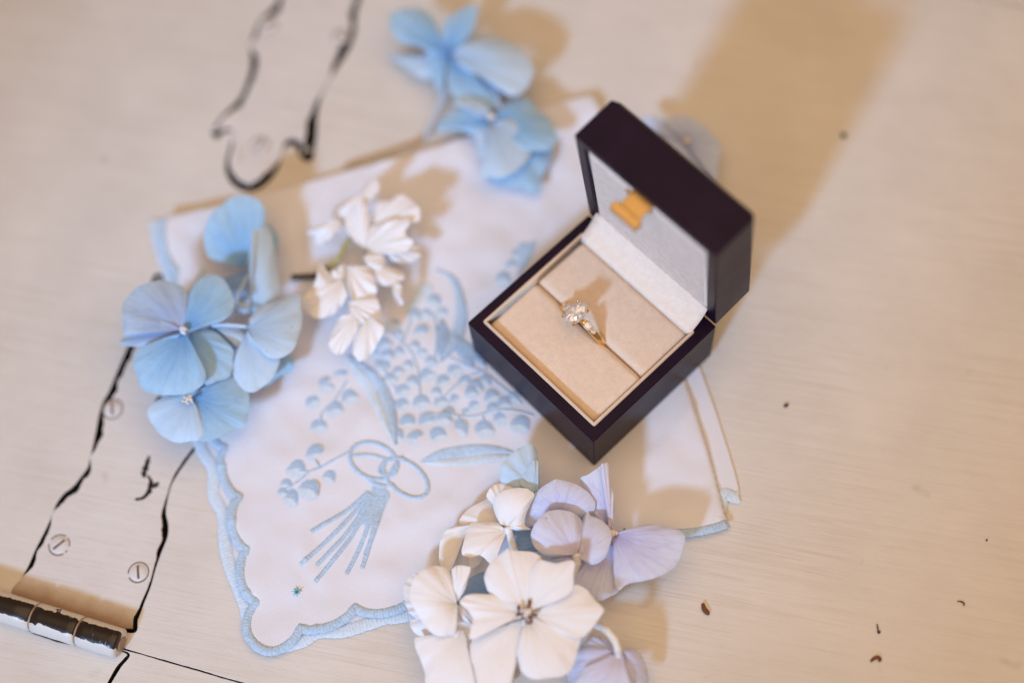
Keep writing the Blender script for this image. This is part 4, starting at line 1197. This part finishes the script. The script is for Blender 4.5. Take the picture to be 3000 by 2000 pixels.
petal(f5, 'z5', [(1010, 545), (920, 560), (868, 608), (812, 612), (812, 550), (850, 440), (900, 380), (980, 328), (1022, 322), (1100, 342), (1172, 378), (1232, 440), (1242, 492), (1216, 527), (1130, 555), (1080, 545)], 13, 18, M_violet, 2.2)
petal(f5, 'z5', [(1110, 790), (1040, 800), (960, 805), (860, 770), (905, 760), (1000, 775), (1080, 782)], 13, 12, M_violet)
petal(f5, 'z5', [(1125, 785), (1125, 830), (1100, 870), (1020, 828), (960, 815), (1030, 795), (1080, 787)], 13, 12.5, M_violet2)
petal(f5, 'z5', [(1150, 720), (1140, 620), (1150, 560), (1190, 560), (1205, 620), (1195, 700), (1180, 760)], 12, 12, M_deep)
petal(f5, 'z5', [(1130, 778), (1155, 765), (1188, 742), (1198, 650), (1165, 570), (1195, 518), (1215, 543), (1260, 558), (1312, 600), (1342, 660), (1327, 740), (1290, 812), (1232, 844), (1180, 828), (1145, 800)], 15, 18, M_violet2, 2.4, roll=3)
petal(f5, 'z5', [(1122, 775), (1080, 787), (960, 790), (900, 765), (862, 720), (846, 660), (868, 600), (912, 545), (965, 513), (1060, 512), (1122, 535), (1162, 580), (1172, 640), (1156, 715)], 16, 20, M_violet2, 2.4)
stem(f5, 'z5', [(1124, 775, 16), (1130, 815, 14), (1115, 870, 11), (1095, 930, 7)], 1.5, M_stem_pale)
centre(f5, 'z5', 1352, 655, 14.5, .9, M_cream, 5)

# --- white florets at the near edge
f6 = empty('hydrangea_sprig', P(1500, 1800, 0), 'large white hydrangea bloom with red brown centre at the near edge of the table', 'flower', GRP)
petal(f6, 'z5', [(690, 600), (610, 615), (500, 590), (415, 595), (420, 550), (470, 500), (560, 450), (640, 410), (640, 500), (660, 570)], 10, 8, M_white)
petal(f6, 'z5', [(700, 560), (640, 430), (578, 432), (582, 400), (605, 368), (650, 346), (720, 350), (790, 378), (740, 420)], 11, 14, M_white)
petal(f6, 'z5', [(460, 620), (360, 880), (295, 860), (285, 755), (300, 680), (340, 620), (430, 598), (520, 600), (550, 700), (540, 830), (470, 870)], 9, 6, M_white)
petal(f6, 'z5', [(695, 635), (650, 590), (620, 580), (560, 578), (495, 583), (455, 620), (438, 680), (424, 775), (480, 797), (540, 790), (590, 830), (618, 852), (650, 765), (685, 690)], 14, 15, M_white, 1.6)
petal(f6, 'z5', [(700, 605), (660, 595), (625, 525), (618, 460), (650, 408), (720, 378), (800, 374), (850, 393), (870, 420), (842, 480), (815, 545), (812, 600), (848, 628), (762, 634), (720, 622)], 15, 19, M_white, 2.0)
stem(f6, 'z5', [(700, 612, 15.5), (715, 650, 14), (728, 700, 12), (750, 770, 9)], 1.25, M_stem_pale)
# left flower
petal(f6, 'z5', [(385, 1070), (250, 1200), (150, 1172), (105, 1140), (78, 1080), (66, 1000), (92, 930), (150, 895), (250, 900)], 12, 11, M_white)
petal(f6, 'z5', [(395, 1100), (470, 1150), (495, 1200), (478, 1290), (470, 1345), (400, 1342), (280, 1302), (150, 1272), (105, 1212), (125, 1175), (220, 1180), (320, 1170)], 12, 9, M_white)
petal(f6, 'z5', [(430, 1240), (470, 1345), (480, 1450), (500, 1600), (230, 1600), (195, 1500), (168, 1420), (138, 1340), (142, 1288), (200, 1293), (300, 1312), (380, 1300)], 13, 12, M_white, 1.6)
petal(f6, 'z5', [(388, 1075), (376, 970), (362, 880), (384, 853), (420, 848), (477, 863), (462, 940), (442, 1005), (420, 1040)], 15, 19, M_white, 1.2)
petal(f6, 'z5', [(390, 1078), (375, 970), (352, 880), (300, 853), (240, 853), (180, 878), (138, 920), (108, 1000), (106, 1060), (150, 1142), (200, 1222), (260, 1272), (322, 1280), (388, 1252), (400, 1150)], 16, 19, M_white, 2.0)
petal(f6, 'z5', [(390, 1085), (440, 1105), (490, 1160), (492, 1215), (470, 1205), (425, 1170), (395, 1120)], 15, 13, M_white, .8)
# the big one
petal(f6, 'z5', [(800, 1180), (800, 1230), (782, 1290), (758, 1360), (742, 1450), (710, 1610), (540, 1610), (500, 1480), (478, 1400), (484, 1310), (560, 1262), (640, 1235), (720, 1210)], 16, 14, M_white, 1.5)
petal(f6, 'z5', [(850, 1150), (950, 1122), (1060, 1045), (1105, 968), (1182, 988), (1242, 1060), (1295, 1115), (1262, 1172), (1212, 1242), (1150, 1292), (1060, 1270), (940, 1215)], 18, 21, M_white, 1.6)
petal(f6, 'z5', [(828, 1168), (880, 1168), (1000, 1212), (1092, 1255), (1148, 1290), (1136, 1360), (1112, 1450), (1062, 1512), (960, 1538), (860, 1542), (795, 1502), (763, 1400), (773, 1300), (800, 1220)], 18.5, 17, M_white, 2.0)
petal(f6, 'z5', [(810, 1140), (765, 1085), (700, 1050), (620, 1028), (490, 1022), (420, 1050), (416, 1085), (468, 1130), (490, 1180), (475, 1240), (480, 1300), (600, 1252), (700, 1192), (780, 1172)], 19, 22, M_white, 1.4, roll=2, ruffle=1.2)
petal(f6, 'z5', [(815, 1125), (760, 1068), (700, 1042), (600, 1025), (570, 960), (566, 900), (610, 820), (665, 775), (712, 742), (722, 755), (850, 765), (912, 800), (865, 850), (840, 960), (842, 1060)], 19.5, 23, M_white, 1.8)
petal(f6, 'z5', [(833, 1128), (838, 1060), (836, 1000), (830, 920), (850, 862), (900, 815), (1000, 832), (1108, 820), (1108, 900), (1104, 980), (1060, 1040), (980, 1075), (900, 1105)], 20, 25, M_white, 1.6)
centre(f6, 'z5', 822, 1138, 21, .75, M_cream, 7, 1.8)
for pts in ([(800, 1150), (775, 1145), (762, 1150), (775, 1135)], [(775, 1130), (772, 1105), (778, 1092)], [(825, 1160), (845, 1170), (850, 1190), (835, 1200), (815, 1190)], [(850, 1145), (870, 1150), (888, 1150)], [(832, 1110), (838, 1080), (836, 1055)]):
    p3 = [P(*px('z5', a, b), 22.5) for a, b in cr(pts, 14)]
    tube('dried_stamen', p3, [.30 + .22 * math.sin(math.pi * i / 13) for i in range(14)], M_brown, f6, 8)
stem(f6, 'z5', [(815, 1180, 18), (790, 1280, 12), (750, 1420, 6), (715, 1580, 2.5)], 1.0, M_stem_pale)

# --- violet bud with a curved stem
f7 = empty('hydrangea_bud', P(1770, 1940, 0), 'violet hydrangea bud seen from behind with a curved pale stem, right of the white bloom', 'flower', GRP)
petal(f7, 'z5', [(1382, 1392), (1350, 1340), (1300, 1298), (1242, 1284), (1185, 1310), (1150, 1350), (1240, 1350), (1320, 1375)], 12, 9, M_violet)
petal(f7, 'z5', [(1384, 1394), (1340, 1362), (1270, 1345), (1200, 1338), (1130, 1370), (1088, 1440), (1068, 1510), (1090, 1600), (1150, 1600), (1170, 1500), (1260, 1420)], 12.5, 8, M_violet, 2.4)
petal(f7, 'z5', [(1390, 1392), (1410, 1370), (1440, 1355), (1485, 1358), (1532, 1410), (1562, 1500), (1560, 1610), (1455, 1620), (1440, 1500), (1415, 1430)], 12.5, 8, M_violet, 2.2)
petal(f7, 'z5', [(1392, 1395), (1330, 1393), (1270, 1412), (1200, 1450), (1150, 1510), (1125, 1610), (1300, 1660), (1462, 1620), (1445, 1500), (1415, 1400)], 13.5, 12, M_violet2, 2.4)
stem(f7, 'z5', [(1215, 1195, 8), (1260, 1215, 12), (1320, 1250, 15.5), (1365, 1310, 16), (1380, 1360, 15), (1384, 1396, 13.2)], 1.35, M_stem_pale)

# ------------------------------------------------------------------ small dried bits on the paint
def bit(X, Y, pts, r, mat, label, name='dried_scrap'):
    c = P(X, Y, .4)
    o = tube(name, [P(X + a, Y + b, .45 + .3 * h) for a, b, h in cr(pts, 16)], [r * (.45 + .55 * math.sin(math.pi * (i + .5) / 16)) for i in range(16)], mat, None, 8, .7)
    tag(o, label, 'debris', 'dried bits on the table')
    return o
bit(2068, 1782, [(-9, -16, 1), (-5, 0, 1), (3, 10, 1), (10, 16, .6)], .85, M_brown, 'curved red brown dried petal tip, alone on the paint right of the violet bud')
bit(2572, 1842, [(-3, -16, .5), (0, -2, 0), (1, 10, 0), (6, 9, 0), (5, 3, .4)], .26, M_stem_dark, 'thin dark hooked fibre on the paint, above the split brown husk')
bit(2565, 1930, [(-14, 6, 0), (-4, -3, .6), (8, -6, .6), (14, 0, 0), (10, 6, 0)], .6, M_brown, 'split brown husk lying near the bottom right corner')
bit(2472, 397, [(-4, -6, 0), (0, 0, .8), (3, 7, 0)], 1.1, M_green, 'tiny dark green speck at the edge of the box shadow', 'green_speck')
bit(2302, 1187, [(-5, 2, 0), (0, 0, .5), (6, -4, 0)], .7, M_stem_dark, 'tiny black crumb on the paint right of the box', 'crumb')
bit(1830, 1551, [(-2, -5, 14), (0, 0, 14), (1, 5, 14)], .4, M_stem_green, 'tiny olive crumb resting on the base of the widest violet petal', 'crumb')
bit(2819, 1765, [(-14, -6, 0), (0, -3, 0), (6, 3, 0), (4, 8, 0)], .25, M_stem_dark, 'short wisp of grey lint near the right edge', 'lint')
bit(2891, 1580, [(-2, 0, 0), (2, 2, 0)], .4, M_stem_dark, 'smallest black dot near the right edge of the table', 'crumb')
